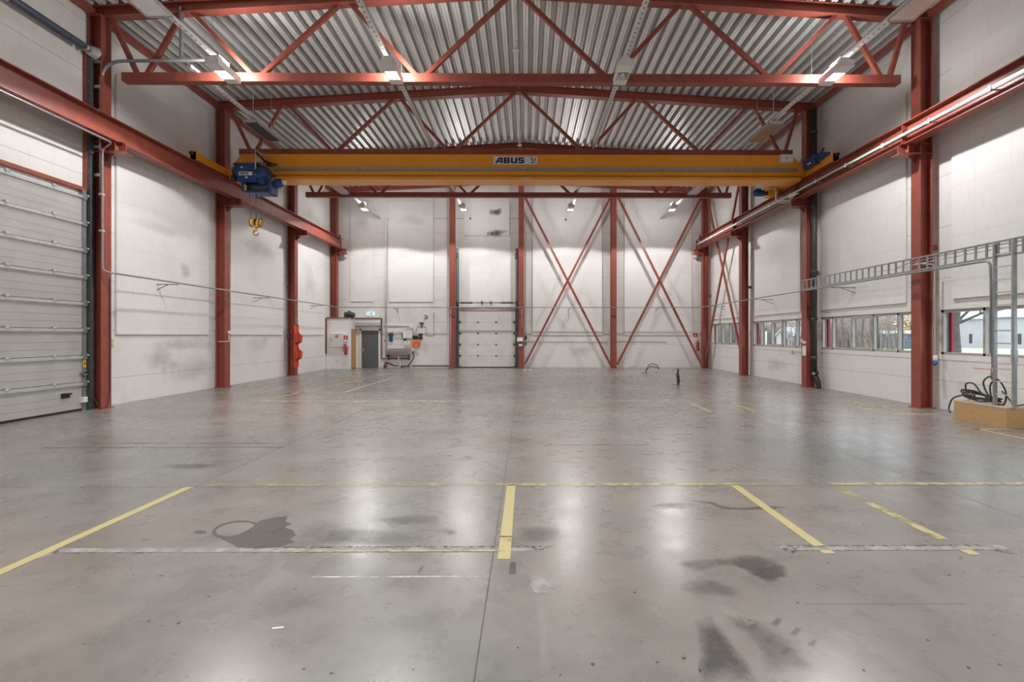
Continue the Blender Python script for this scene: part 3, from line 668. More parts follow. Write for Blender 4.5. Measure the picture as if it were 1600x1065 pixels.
M['grime'] = worn('brown_grime', (0.36, 0.32, 0.28), 0.75, 2.5, 0.6, 0.3, fade=True, most=0.26)
M['grime_grey'] = worn('grey_grime', (0.42, 0.40, 0.385), 0.75, 2.0, 0.6, 0.3, fade=True, most=0.18)
sb = BOARDS['nearly']
smudge(sb, 'soot', 'y', YB - 0.062, -1.70, 8.85, 0.38, 0.24, 1); smudge(sb, 'soot', 'y', YB - 0.062, -1.72, 7.66, 0.62, 0.20, 2)
wl_, wr_ = bpy.data.objects['wall_left'], bpy.data.objects['wall_right']
smudge(wl_, 'grime', 'x', XL + 0.003, 15.6, 1.55, 1.3, 0.28, 3); smudge(wl_, 'grime', 'x', XL + 0.003, 15.9, 0.75, 1.2, 0.55, 4); smudge(wl_, 'grime', 'x', XL + 0.003, 14.6, 1.1, 0.8, 0.4, 5)
smudge(wl_, 'grime_grey', 'x', XL + 0.003, 20.0, 1.5, 1.4, 0.3, 6)
smudge(BOARDS['large'], 'grime', 'x', XL + 0.062, 15.6, 3.9, 0.22, 0.35, 7); smudge(BOARDS['large'], 'grime_grey', 'x', XL + 0.062, 14.6, 5.0, 1.2, 0.25, 8)
smudge(BOARDS['white acoustic board behind'], 'grime_grey', 'x', XL + 0.062, 20.0, 5.4, 1.2, 0.4, 9); smudge(BOARDS['white acoustic board between'], 'grime_grey', 'x', XL + 0.062, 24.6, 4.6, 0.9, 1.0, 10)
smudge(BOARDS['white acoustic board between'], 'grime_grey', 'x', XL + 0.062, 24.8, 8.0, 0.7, 0.6, 16)
smudge(BOARDS['wide tall'], 'grime_grey', 'y', YB - 0.062, -6.5, 8.4, 0.7, 0.35, 11); smudge(BOARDS['narrow tall'], 'grime_grey', 'y', YB - 0.062, -9.3, 8.2, 0.45, 0.5, 12)
smudge(wr_, 'grime', 'x', XR - 0.003, 20.2, 0.6, 0.8, 0.4, 13); smudge(wr_, 'grime_grey', 'x', XR - 0.003, 11.0, 0.55, 0.9, 0.25, 14)
wb_ = bpy.data.objects['wall_back']
smudge(wb_, 'grime', 'y', YB - 0.003, 3.1, 0.95, 0.9, 0.4, 15); smudge(wb_, 'grime_grey', 'y', YB - 0.003, -5.75, 1.15, 0.35, 0.45, 17)
# ---- columns
def hcol(x, y, top, face, w=0.30, d=0.31):
    """H section: flanges face along axis face ('x' or 'y')"""
    m = MB(); t = 0.018
    if face == 'x':
        m.box(x - d / 2, x - d / 2 + t, y - w / 2, y + w / 2, 0.02, top).box(x + d / 2 - t, x + d / 2, y - w / 2, y + w / 2, 0.02, top).box(x - d / 2 + t, x + d / 2 - t, y - 0.008, y + 0.008, 0.02, top)
    else:
        m.box(x - w / 2, x + w / 2, y - d / 2, y - d / 2 + t, 0.02, top).box(x - w / 2, x + w / 2, y + d / 2 - t, y + d / 2, 0.02, top).box(x - 0.008, x + 0.008, y - d / 2 + t, y + d / 2 - t, 0.02, top)
    return m
G = 'red steel columns of the hall frame'
ll = {12.3: 'red steel column beside the large grey overhead door', 17.27: 'red steel column behind the hoist end of the crane',
      22.42: 'red steel column carrying the orange rack', 27.3: 'red steel column in the corner above the white vestibule'}
lr = {12.3: 'red steel column nearest the plywood hose box', 17.27: 'red steel column with the black downpipe beside it',
      22.42: 'red steel column between two window bands where the cross brace ends', 27.3: 'red steel column in the window corner beside the extinguisher'}
for y in COLY[4:]:
    for side, lab in ((-1, ll), (1, lr)):
        x = XCL - 0.155 if side < 0 else XCR + 0.155
        c = thing('steel_column', lab[y], 'column', (x, y, 0), G)
        hcol(x, y, 9.78, 'x').build('shaft', 'red', c)
        B(x - 0.2, x + 0.2, y - 0.18, y + 0.18, 0, 0.02).build('base_plate', 'red', c)
        B(x - 0.17, x + 0.17, y - 0.17, y + 0.17, 9.78, 9.81).build('cap_plate', 'red', c)
        fx, tip = (XCL, -10.08) if side < 0 else (XCR, 9.46)
        zt = 6.66
        m = MB().ibeam((fx, y, zt - 0.125), (tip, y, zt - 0.125), 0.24, 0.25, 0.014, 0.012)
        m.box(min(fx, tip - 0.02 * side), max(fx, tip - 0.02 * side), y - 0.012, y + 0.012, zt - 0.25, zt)
        m.box(tip + side * 0.16, tip + side * 0.175, y - 0.12, y + 0.12, zt - 0.25, zt)
        m.box(min(fx, tip - side * 0.08), max(fx, tip - side * 0.08), y - 0.19, y + 0.15, zt - 0.27, zt - 0.25)
        m.ext([(0, 0), (side * -0.2, 0.0), (0, -0.2)], (fx, y - 0.01, zt - 0.27), (fx, y + 0.01, zt - 0.27), (1, 0, 0), (0, 0, 1))
        m.box(x - 0.135, x + 0.135, y - 0.14, y + 0.14, zt - 0.26, zt - 0.245).box(x - 0.135, x + 0.135, y - 0.14, y + 0.14, zt - 0.01, zt + 0.005)
        m.build('corbel', 'red', c)
        B(XL if side < 0 else x + 0.15, x - 0.15 if side < 0 else XR, y - 0.06, y + 0.06, 4.0, 4.12).build('wall_tie', 'red', c)
for x, lab in ((-4.13, 'red steel column left of the end overhead door'), (-0.27, 'red steel column right of the end overhead door carrying its control box'),
               (4.91, 'red steel column between the two cross-braced bays of the end wall')):
    c = thing('steel_column', lab, 'column', (x, 27.3, 0), G)
    hcol(x, 27.3, roof_z(x) - 0.30, 'y').build('shaft', 'red', c)
    B(x - 0.2, x + 0.2, 27.1, 27.5, 0, 0.02).build('base_plate', 'red', c)

# ---- roof trusses
def make_truss(y, label, web=True):
    t = thing('roof_truss', label, 'roof truss', (CXH, y, 8.18), 'red steel roof trusses')
    xa, xb = -10.86, 10.2
    m = MB()
    for x0, x1 in ((xa, CXH), (CXH, xb)):
        m.ibeam((x0, y, roof_z(x0) - 0.14), (x1, y, roof_z(x1) - 0.14), 0.24, 0.27, 0.016, 0.012)
    m.build('top_chord', 'red', t)
    if web:
        MB().box(-10.10, 9.45, y - 0.10, y + 0.10, 8.185, 8.40).build('bottom_chord', 'red', t)
        def X(o): return CXH + o
        zt = lambda x: roof_z(x) - 0.27
        bn = [-9.38, -6.5, -2.38, 2.38, 6.5, 9.38]; tn = [-10.3, -8.25, -4.3, 0, 4.3, 8.25, 10.05]
        for k, b in enumerate(bn):
            for tx, sg in ((tn[k], -1), (tn[k + 1], 1)):
                x0, x1 = X(b) + sg * 0.12, X(tx) - sg * 0.13
                MB().bar((x0, y, 8.39), (x1, y, zt(x1) + 0.02), 0.10, 0.10, (0, 1, 0)).build('web_member', 'red', t)
    return t
make_truss(12.3, 'red roof truss nearest the camera, in front of the crane')
make_truss(17.27, 'red roof truss just above the yellow crane girder')
make_truss(22.42, 'red roof truss behind the crane, seen below its girder')
make_truss(27.3, 'red roof beam against the end wall, without web members', False)

# ---- eave beams
for x, lab in ((-10.80, 'red eave beam along the top of the overhead door wall'), (10.14, 'red eave beam along the top of the window wall')):
    tag(B(x - 0.06, x + 0.06, -8, YB, 9.82, 9.97).build('eave_beam', 'red'), lab, 'beam')

# ---- cross braces
G = 'red cross braces between columns'
def brace(p0, p1, label, w=0.12):
    tag(MB().bar(p0, p1, w, 0.07, (0, 1, 0) if abs(p0[1] - p1[1]) < 0.1 else (1, 0, 0)).build('diagonal_brace', 'red'), label, 'brace', G)
brace((-0.08, 27.02, 9.55), (4.72, 27.02, 0.15), 'red diagonal brace falling from the overhead door column to the middle column')
brace((-0.08, 27.20, 0.20), (4.72, 27.20, 9.55), 'red diagonal brace rising from the overhead door column to the middle column')
brace((5.10, 27.02, 9.55), (9.80, 27.02, 0.15), 'red diagonal brace falling from the middle column to the window corner')
brace((5.10, 27.20, 0.20), (9.80, 27.20, 9.55), 'red diagonal brace rising from the middle column to the window corner')
brace((10.02, 26.9, 9.55), (10.02, 22.55, 0.9), 'brown diagonal brace across the window wall falling towards the camera')
brace((10.0, 27.1, 0.5), (10.0, 22.55, 9.4), 'red diagonal brace across the window wall falling towards the corner')

# ---- crane runways
for x, lab in ((-10.33, 'red crane runway beam along the overhead door wall'), (9.69, 'red crane runway beam along the window wall with the mint rail')):
    r = thing('crane_runway', lab, 'crane runway', (x, 10, 6.66))
    MB().ibeam((x, -8, 6.935), (x, 27.1, 6.935), 0.30, 0.54, 0.022, 0.014).build('runway_beam', 'red', r)
    B(x - 0.025, x + 0.025, -8, 27.05, 7.205, 7.245).build('crane_rail', 'red_dark', r)
    MB().box(x - 0.04, x + 0.04, 27.0, 27.06, 7.205, 7.42).build('end_stop', 'red_dark', r)
    for y in COLY[3:]:
        B(x - 0.14, x - 0.007, y - 0.012, y + 0.012, 6.69, 7.18).build('stiffener', 'red', r)
    B(x - 0.16, x + 0.16, 12.34, 12.46, 6.64, 6.662).build('splice_plate', 'red', r)
cr = thing('conductor_rail', 'mint green crane conductor rail along the window side runway beam', 'conductor rail', (9.52, 10, 6.84))
B(9.49, 9.55, -8, 27.0, 6.86, 6.92).build('rail', 'rail_green', cr)
B(9.50, 9.54, -8, 27.0, 6.835, 6.86).build('contact_slot', 'dark_steel', cr)
for k in range(14):
    y = 6.9 + k * 1.5
    MB().box(9.48, 9.68, y - 0.02, y + 0.02, 6.845, 6.865).box(9.475, 9.49, y - 0.03, y + 0.03, 6.83, 6.94).build('rail_clip', 'white', cr)

# ---- overhead travelling crane
GY = 16.9
cn = thing('bridge_crane', 'yellow overhead travelling crane with a white name plate on its girder', 'crane', (-0.3, GY, 7.1))
gp = [(-10.15, 7.30), (-10.22, 7.42), (-9.74, 8.04), (9.16, 8.04), (9.50, 7.70), (9.58, 7.45), (9.50, 7.30)]
gd = MB().ext(gp, (0, GY - 0.2, 0), (0, GY + 0.2, 0), (1, 0, 0), (0, 0, 1)).box(-10.1, 9.45, GY - 0.2, GY + 0.2, 7.2, 7.32).build('girder', 'yellow', cn)
B(-10.05, 9.40, GY - 0.34, GY + 0.34, 7.135, 7.205).build('bottom_flange', 'yellow', gd)
B(-8.6, 9.30, GY - 0.26, GY - 0.2, 7.475, 7.575).build('cable_rail', 'steel', cn)
for x in [-8 + 1.15 * k for k in range(16)]: B(x - 0.02, x + 0.02, GY - 0.275, GY - 0.26, 7.475, 7.50).build('rail_hanger', 'dark_steel', cn)
for x, in ((-10.33,), (9.69,)):
    ec = MB().box(x - 0.09, x + 0.09, 15.15, 18.75, 7.285, 7.53).box(x - 0.10, x + 0.10, 15.15, 15.19, 7.27, 7.57).box(x - 0.10, x + 0.10, 18.71, 18.75, 7.27, 7.57).build('end_carriage', 'yellow', cn)
    for y in (15.5, 18.4): MB().cyl((x - 0.05, y, 7.345), (x + 0.05, y, 7.345), 0.10, 18).build('wheel', 'dark_steel', ec)
    for y, s in ((15.15, -1), (18.75, 1)): MB().lathe((x, y, 7.46), [(0.055, 0), (0.06, 0.06), (0.045, 0.13), (0.0, 0.15)], (0, s, 0)).build('buffer', 'black', ec)
pl = B(-1.12, 0.385, GY - 0.215, GY - 0.2, 7.70, 7.965).build('name_plate', 'sign_grey', cn); pl['label'] = 'white name plate with navy lettering'
ink = letters('ABUS', -1.07, GY - 0.215, 7.735, 0.20, 0.05, 1.10)
ink.build('lettering', 'navy', pl)
ink = letters('5t', 0.165, GY - 0.215, 7.735, 0.20, 0.10, 0.75)
ink.build('lettering', 'navy', pl)
lg = B(-0.13, 0.13, GY - 0.345, GY - 0.34, 7.14, 7.20).build('logo_plate', 'sign_white', cn)
m = MB()
for sx in (-1, 1):
    m.ext([(sx * 0.11, 0.008), (sx * 0.05, 0.008), (sx * 0.025, 0.025), (sx * 0.025, 0.036), (sx * 0.05, 0.052), (sx * 0.11, 0.052), (sx * 0.11, 0.040), (sx * 0.05, 0.040), (sx * 0.045, 0.036), (sx * 0.045, 0.025), (sx * 0.05, 0.020), (sx * 0.11, 0.020)], (0, GY - 0.346, 7.14), (0, GY - 0.350, 7.14), (1, 0, 0), (0, 0, 1))
m.box(-0.03, 0.03, GY - 0.349, GY - 0.346, 7.166, 7.174)
m.build('logo', 'navy', lg)
# boxes and drive on the window side
cb = MB().box(8.72, 9.14, GY - 0.33, GY - 0.2, 7.76, 8.02).build('control_box', 'white', cn); cb['label'] = 'white control box'
B(8.89, 8.92, GY - 0.335, GY - 0.33, 7.86, 7.93).build('switch', 'black', cb)
dr = MB().box(9.46, 9.80, 15.85, 16.55, 7.46, 7.78).box(9.50, 9.80, 15.6, 15.85, 7.50, 7.74).build('drive_box', 'blue', cn); dr['label'] = 'blue travel drive box'
B(9.50, 9.62, 16.0 - 0.16, 15.84, 7.56, 7.63).build('plate', 'sign_white', dr)
B(9.455, 9.46, 16.1, 16.3, 7.55, 7.60).build('label_strip', 'sign_white', dr)
MB().tube(curve([(9.6, 15.75, 7.74), (9.62, 15.65, 7.86), (9.66, 15.8, 7.9), (9.72, 15.95, 7.78)]), 0.016, 8).build('cable', 'black', dr)
m = MB().lathe((8.62, 18.45, 7.24), [(0.03, 0), (0.10, 0.02), (0.12, 0.06), (0.12, 0.42), (0.08, 0.46), (0.08, 0.56)], (1, 0, 0)).box(8.72, 8.92, 18.38, 18.5, 7.35, 7.40)
dm = m.build('travel_motor', 'blue', cn); dm['label'] = 'blue travel motor'
B(9.17, 9.50, 18.25, 18.7, 7.12, 7.52).build('gear_case', 'yellow', cn)
MB().lathe((9.05, GY + 0.5, 7.33), [(0.05, 0), (0.09, 0.02), (0.09, 0.12), (0.05, 0.14)], (0, -1, 0)).build('buffer', 'black', cn)
# current collector arm reaching down to the conductor rail
MB().tube(fillet([(9.0, 17.6, 7.23), (9.0, 17.6, 7.14), (9.0, 17.45, 7.14)], 0.02), 0.015, 6).tube([(9.02, 17.5, 7.33), (9.02, 17.5, 6.62)], 0.03, 8).tube(fillet([(9.02, 17.5, 7.18), (9.35, 17.5, 7.20), (9.45, 17.6, 7.32)], 0.05), 0.02, 8).box(8.72, 9.0, 17.48, 17.52, 7.26, 7.29).box(8.72, 9.0, 17.48, 17.52, 7.12, 7.14).box(8.72, 8.74, 17.48, 17.52, 7.12, 7.29).build('collector_arm', 'light_steel', cn)
MB().tube(curve([(9.02, 17.5, 6.66), (9.2, 17.45, 6.60), (9.42, 17.3, 6.66), (9.5, 17.1, 6.83)]), 0.014, 6).box(9.02, 9.55, 17.46, 17.54, 6.68, 6.71).box(9.46, 9.57, 17.0, 17.5, 6.78, 6.84).build('collector_shoe', 'white', cn)

# ---- hoist trolley hanging on the girder
hs = thing('crane_hoist', 'blue electric rope hoist hanging on the yellow girder with a hook below', 'hoist', (-9.2, 16.2, 6.55))
hx0, hx1 = -9.46, -8.90
hb = MB().box(-9.50, -8.86, 16.05, 16.5, 6.90, 7.46).box(-9.62, -8.82, 16.02, 16.5, 7.44, 7.50).build('control_cabinet', 'blue', hs)
pl2 = B(-9.44, -9.0, 16.035, 16.05, 7.10, 7.21).build('name_plate', 'sign_white', hb)
ink = letters('ABUS', -9.42, 16.034, 7.125, 0.06, 0.05, 1.1); ink.build('lettering', 'navy', pl2)
MB().ext([(-9.385, 7.34), (-9.315, 7.34), (-9.35, 7.40)], (0, 16.035, 0), (0, 16.05, 0), (1, 0, 0), (0, 0, 1)).build('warning_sticker', 'sign_white', hb)
B(-9.22, -9.16, 16.035, 16.05, 7.0, 7.06).build('sticker', 'sign_white', hb)
MB().lathe((-9.48, 16.25, 7.26), [(0.20, 0), (0.20, 0.12), (0.16, 0.22), (0.06, 0.24)], (-1, 0, 0.15)).build('hoist_motor', 'blue', hs)
MB().lathe((-9.6, 16.15, 7.02), [(0.10, 0), (0.10, 0.1), (0.05, 0.14)], (-1, 0, 0)).build('cable_gland', 'black', hs)
MB().lathe((-8.72, 15.95, 7.18), [(0.0, 0.0), (0.16, 0.0), (0.19, 0.06), (0.19, 0.45), (0.14, 0.5)], (0, 1, 0)).ext([(-8.83, 7.30), (-8.83, 6.86), (-8.72, 6.80), (-8.60, 6.84), (-8.55, 7.30), (-8.64, 7.44)], (0, 16.05, 0), (0, 16.45, 0), (1, 0, 0), (0, 0, 1)).build('gear_case', 'blue', hs)
dr = MB().cyl((-9.35, 16.35, 6.76), (-8.5, 16.35, 6.76), 0.15, 22).build('rope_drum', 'dark_steel', hs)
m = MB().box(-9.30, -8.48, 16.12, 16.62, 6.55, 6.62).box(-9.42, -9.28, 16.15, 16.6, 6.6, 6.93).box(-8.54, -8.44, 16.15, 16.6, 6.55, 6.93)
m.build('drum_frame', 'blue', hs)
MB().lathe((-8.5, 16.45, 6.92), [(0.05, 0), (0.14, 0.02), (0.15, 0.06), (0.15, 0.24), (0.10, 0.30)], (1, 0, 0.25)).build('trolley_motor', 'blue', hs)
MB().box(-8.24, -8.10, 16.4, 16.5, 6.92, 7.04).build('limit_switch', 'sign_white', hs)
MB().box(-9.46, -8.5, 16.45, 16.56, 7.08, 7.13).build('trolley_rail', 'light_steel', hs)
for x in (-9.35, -8.6): MB().cyl((x, 16.56, 7.25), (x, 16.66, 7.25), 0.07, 16).build('trolley_wheel', 'dark_steel', hs)
MB().tube([(-8.86, 15.98, 7.92), (-8.86, 15.98, 7.08)], 0.022, 8).box(-8.88, -8.70, 15.97, 15.99, 7.10, 7.13).box(-8.9, -8.84, 15.98, 16.7, 7.9, 7.93).build('cable_mast', 'light_steel', hs)
B(-9.24, -8.9, 16.60, 16.69, 7.72, 7.88).build('junction_box', 'offwhite', hs)
MB().tube(curve([(-8.84, 15.98, 7.82), (-8.72, 16.1, 7.68), (-8.6, 16.2, 7.60), (-8.40, 16.45, 7.58)]), 0.03, 8).tube(curve([(-8.8, 16.0, 7.78), (-8.62, 16.2, 7.54), (-8.45, 16.4, 7.52)]), 0.025, 8).box(-8.66, -8.56, 16.25, 16.4, 7.5, 7.6).build('supply_cable', 'black', hs)
MB().box(-9.30, -9.24, 16.1, 16.16, 6.62, 6.80).build('rope_guide', 'hook_yellow', hs)
for xt, xb in ((-9.26, -9.19), (-9.06, -9.035), (-9.0, -9.0), (-8.86, -8.87)):
    MB().tube([(xt, 16.33, 6.70), (xb, 16.33, 5.68)], 0.008, 6).build('wire_rope', 'dark_steel', hs)
hk = MB()
for x in (-9.15, -8.92):
    hk.lathe((x - 0.06, 16.33, 5.60), [(0.02, 0), (0.10, 0.0), (0.135, 0.03), (0.135, 0.09), (0.10, 0.12), (0.02, 0.12)], (1, 0, 0), 20)
hk.box(-9.10, -8.97, 16.27, 16.39, 5.44, 5.60)
hk = hk.build('hook_block', 'hook_yellow', hs)
m = MB()
for x in (-9.185, -9.035, -8.885): m.lathe((x - 0.012, 16.33, 5.60), [(0.02, 0), (0.142, 0.0), (0.142, 0.024), (0.02, 0.024)], (1, 0, 0), 20)
m.build('sheave', 'black', hk)
hp = [(-9.035, 16.33, 5.46), (-9.035, 16.33, 5.36)]
for k in range(11):
    a = PI / 2 + k * 2 * PI / 13.5; hp.append((-9.035 - 0.085 * math.cos(a) * -1, 16.33, 5.265 + 0.085 * math.sin(a)))
MB().tube(hp, [0.03, 0.03] + [0.036 - 0.0018 * k for k in range(11)], 10).build('hook', 'brass', hk)

# ---- lighting trunking along the hall
G = 'white lighting trunking rails'
for x, y0, y1, lab in ((-7.38, 2.0, 12.0, 'white lighting rail beside the near radiant heater over the overhead door side'),
                       (-8.28, 12.0, 27.2, 'white lighting rail running over the hoist end to the end wall'),
                       (-3.30, 2.0, 24.6, 'white lighting rail left of the roof ridge'),
                       (2.38, 2.0, 24.6, 'white lighting rail right of the roof ridge'),
                       (7.60, 2.0, 27.2, 'white lighting rail over the window side')):
    t = thing('lighting_rail', lab, 'lighting rail', (x, y1, 8.42), G)
    m = MB().box(x - 0.05, x + 0.05, y0, y1, 8.425, 8.445).box(x - 0.05, x - 0.043, y0, y1, 8.445, 8.49).box(x + 0.043, x + 0.05, y0, y1, 8.445, 8.49)
    m.build('channel', 'slotted', t)
    y = y0 + 0.9
    while y < y1:
        MB().cyl((x, y, 8.48), (x, y, roof_z(x) + 0.03), 0.005, 5).build('hanger_wire', 'light_steel', t); y += 5.0

# ---- high-bay lamps
def make_lamp(lit, label, up=True):
    p = thing('high_bay_lamp', label, 'lamp', (0, 0, 8.06), 'high-bay lamps on the lighting rails')
    w, l = 0.155, 0.45
    m = MB()
    m.box(-w, w, -l, -0.14, 8.06, 8.075).box(-w, w, 0.22, l, 8.06, 8.075).box(-w, -w + 0.02, -0.14, 0.22, 8.06, 8.075).box(w - 0.02, w, -0.14, 0.22, 8.06, 8.075)
    m.box(-w, -w + 0.008, -l, l, 8.075, 8.21).box(w - 0.008, w, -l, l, 8.075, 8.21).box(-w, w, -l, -l + 0.008, 8.075, 8.21).box(-w, w, l - 0.008, l, 8.075, 8.21).box(-w, w, -l, l, 8.21, 8.22)
    m.build('housing', 'white', p)
    MB().box(-0.10, 0.10, -0.35, -0.2, 8.22, 8.32).box(-0.02, 0.02, -0.2, 0.2, 8.22, 8.43).build('mounting_bracket', 'white', p)
    for i in range(0 if lit else 3):
        for j in range(2): MB().cyl((-0.08 + i * 0.08, 0.29 + j * 0.09, 8.0585), (-0.08 + i * 0.08, 0.29 + j * 0.09, 8.061), 0.012, 8).build('vent_hole', 'dark_steel', p)
    if lit:
        B(-w + 0.022, w - 0.022, -0.135, 0.215, 8.068, 8.074).build('lens', 'lens', p)
        li = bpy.data.lights.new('lamp_light', 'SPOT'); li.energy = LAMP_W; li.spot_size = math.radians(146); li.spot_blend = 0.10; li.shadow_soft_size = 0.11; li.color = (1.0, 0.987, 0.968)
        lo = bpy.data.objects.new('lamp_light', li); C.objects.link(lo); lo.parent = p; lo.location = (0, 0.04, -0.02); W[lo.name] = V((0, 0, 0))
        if not up: return p
        li = bpy.data.lights.new('added_fill_light', 'POINT'); li.energy = LAMP_W * 0.32; li.shadow_soft_size = 0.18; li.color = (1.0, 0.985, 0.965)  # added point light above the housing, brightens roof deck and upper walls
        lo = bpy.data.objects.new('added_fill_light', li); C.objects.link(lo); lo.parent = p; lo.location = (0, 0.25, 0.19); lo.rotation_euler = (PI, 0, 0); W[lo.name] = V((0, 0, 0))
    else:
        MB().add([(-0.13, -0.135, 8.07), (0.13, -0.135, 8.07), (0.13, 0.215, 8.07), (-0.13, 0.215, 8.07), (-0.06, -0.05, 8.19), (0.06, -0.05, 8.19), (0.06, 0.13, 8.19), (-0.06, 0.13, 8.19)],
                 [(0, 1, 5, 4), (1, 2, 6, 5), (2, 3, 7, 6), (3, 0, 4, 7), (4, 5, 6, 7)]).build('reflector', 'mirror', p)
        MB().lathe((0, 0.04, 8.19), [(0.02, 0), (0.03, -0.03), (0.05, -0.06), (0.045, -0.1), (0.0, -0.12)]).build('bulb', 'bulb', p)
    return p
LAMP_W = 800.0
lm = make_lamp(True, 'lit high-bay lamp of the near row, closest to the overhead door wall'); lm.location = (-7.22, 11.65, 8.06)
dup(lm, (-3.2, 11.65, 8.06), 'lit high-bay lamp of the near row, left of the roof ridge')
dup(lm, (7.45, 11.65, 8.06), 'lit high-bay lamp of the near row, on the window side')
lo_ = make_lamp(False, 'unlit high-bay lamp showing its reflector, right of the roof ridge'); lo_.location = (2.32, 11.65, 8.06)
for x, lab in ((-8.0, 'lit high-bay lamp by the end wall, closest to the vestibule'), (-3.1, 'lit high-bay lamp by the end wall above the end overhead door'),
               (2.2, 'lit high-bay lamp by the end wall in the first cross-braced bay'), (7.25, 'lit high-bay lamp by the end wall closest to the window corner')):
    if x < -7: LAMP_W = 580.0; lb = make_lamp(True, lab); lb.location = (x, 24.1, 8.06)
    else: dup(lb, (x, 24.1, 8.06), lab)
LAMP_W = 560.0
lm = make_lamp(True, 'lit high-bay lamp of the row above the camera, out of the picture', False); lm.location = (-7.3, 2.2, 8.06)
for x in (-7.3, -3.25, 2.35, 7.5):
    if x > -7: dup(lm, (x, 2.2, 8.06), 'lit high-bay lamp of the row above the camera, out of the picture')
    dup(lm, (x, -5.0, 8.06), 'lit high-bay lamp of the row behind the camera, out of the picture')

# ---- radiant heater panels
G = 'ceiling radiant heater panels'
for x, w, y0, y1, lab in ((-7.40, 0.52, 8.3, 9.88, 'radiant heater panel in the top corner above the overhead door side'), (7.66, 0.50, 8.3, 9.92, 'shiny radiant heater panel in the top corner above the window side'),
                          (-8.33, 0.44, 14.7, 16.16, 'dark faced radiant heater panel above the blue hoist'), (7.60, 0.46, 14.7, 16.16, 'shiny radiant heater panel above the window end of the crane'),
                          (-8.24, 0.36, 20.76, 22.26, 'radiant heater panel seen under the hoist end of the girder'), (7.58, 0.42, 20.76, 22.26, 'radiant heater panel seen under the window end of the girder')):
    t = thing('radiant_heater', lab, 'heater', (x, (y0 + y1) / 2, 8.25), G)
    MB().box(x - w / 2, x + w / 2, y0, y1, 8.30, 8.33).box(x - w / 2, x - w / 2 + 0.02, y0, y1, 8.25, 8.30).box(x + w / 2 - 0.02, x + w / 2, y0, y1, 8.25, 8.30).box(x - w / 2, x + w / 2, y0, y0 + 0.02, 8.25, 8.30).box(x - w / 2, x + w / 2, y1 - 0.02, y1, 8.25, 8.30).build('casing', 'light_steel', t)
    B(x - w / 2 + 0.02, x + w / 2 - 0.02, y0 + 0.02, y1 - 0.02, 8.262, 8.27).build('radiating_plate', 'dark_steel' if 'dark' in lab else 'mirror', t)
    for y in (y0 + 0.2, y1 - 0.2): MB().cyl((x, y, 8.33), (x, y, roof_z(x) + 0.03), 0.006, 5).build('hanger_rod', 'light_steel', t)

# ---- detectors below the ridge
for y, z, lab in ((13.0, 9.4, 'white smoke detector hanging under the roof ridge in front of the crane'), (20.2, 9.7, 'white smoke detector hanging under the roof ridge behind the crane girder')):
    t = thing('smoke_detector', lab, 'detector', (CXH, y, z), 'ridge detectors')
    MB().lathe((CXH, y, z), [(0.03, 0), (0.085, 0.01), (0.09, 0.04), (0.05, 0.06), (0.04, 0.26), (0.06, 0.3)]).build('head', 'white', t)
    MB().cyl((CXH, y, z + 0.28), (CXH, y, 10.7), 0.012, 6).build('stem', 'light_steel', t)
for x, y, lab in ((-2.85, 24.9, 'dark sensor hanging on a thin wire right of the lamp above the end overhead door'), (2.05, 25.1, 'dark sensor hanging on a thin wire in the first cross-braced bay')):
    t = thing('wire_sensor', lab, 'sensor', (x, y, 7.75), 'sensors hanging on wires')
    MB().lathe((x, y, 7.75), [(0.0, 0), (0.05, 0.02), (0.05, 0.09), (0.02, 0.13)]).build('sensor_body', 'dark_steel', t)
    MB().cyl((x, y, 7.87), (x, y, roof_z(x) + 0.02), 0.006, 5).build('wire', 'dark_steel', t)
# ---- compressed air pipe round the walls
def pipe(path, r, name, label, cat, mat, seg=8, fr=0.12, group=None):
    return tag(MB().tube(fillet(path, fr, 4), r, seg).build(name, mat), label, cat, group)
pz = 3.385
t = thing('air_pipe', 'thin grey air pipe running round three walls in front of the columns', 'pipe', (-10.3, 12.1, pz))
MB().tube(fillet([(-10.20, -6, 6.58), (-10.20, 12.06, 6.58), (-10.50, 12.12, 6.45), (-10.50, 12.12, 3.42), (-10.30, 12.3, pz), (-10.30, 26.85, pz), (9.62, 26.85, pz), (9.62, 10.02, pz), (9.62, 9.96, 1.0)], 0.13, 5), 0.024, 8).build('pipe_run', 'steel', t)
MB().cyl((9.62, 9.96, 1.15), (9.62, 9.96, 0.92), 0.035, 10).box(9.59, 9.65, 9.93, 9.99, 0.98, 1.06).build('ball_valve', 'brass', t)
v_ = MB().bar((9.60, 9.96, 1.13), (9.36, 10.12, 1.15), 0.03, 0.012).build('valve_handle', 'sign_red', t); v_['label'] = 'red valve handle'
m = None
for z in (5.3, 4.4): B(-10.56, -10.47, 12.08, 12.16, z, z + 0.05).build('pipe_clip', 'light_steel', t)
G = 'pipe brackets on the walls'
def bracket(p, wall, label):
    m = MB(); d = {'L': V((-1, 0, 0)), 'R': V((1, 0, 0)), 'B': V((0, 1, 0))}[wall]
    L = {'L': p[0] - XL, 'R': XR - p[0], 'B': YB - p[1]}[wall] - 0.0
    p = V(p); q = p + d * L
    m.bar(p - d * 0.05 - V((0, 0, 0.03)), q - V((0, 0, 0.03)), 0.022, 0.022).bar(p + d * 0.25 - V((0, 0, 0.035)), q - V((0, 0, 0.22)), 0.016, 0.016)
    m.bar(q - V((0, 0, 0.26)) - d * 0.006, q - V((0, 0, -0.02)) - d * 0.006, 0.022, 0.012, (1, 0, 0) if wall == 'B' else (0, 1, 0))
    return tag(m.build('pipe_bracket', 'dark_steel'), label, 'bracket', G)
for y, lab in ((14.4, 'steel pipe bracket on the wall between the big overhead door and the hook column'), (19.5, 'steel pipe bracket on the wall behind the crane hook'), (24.6, 'steel pipe bracket on the wall just before the vestibule')):
    bracket((-10.3, y, pz - 0.02), 'L', lab)
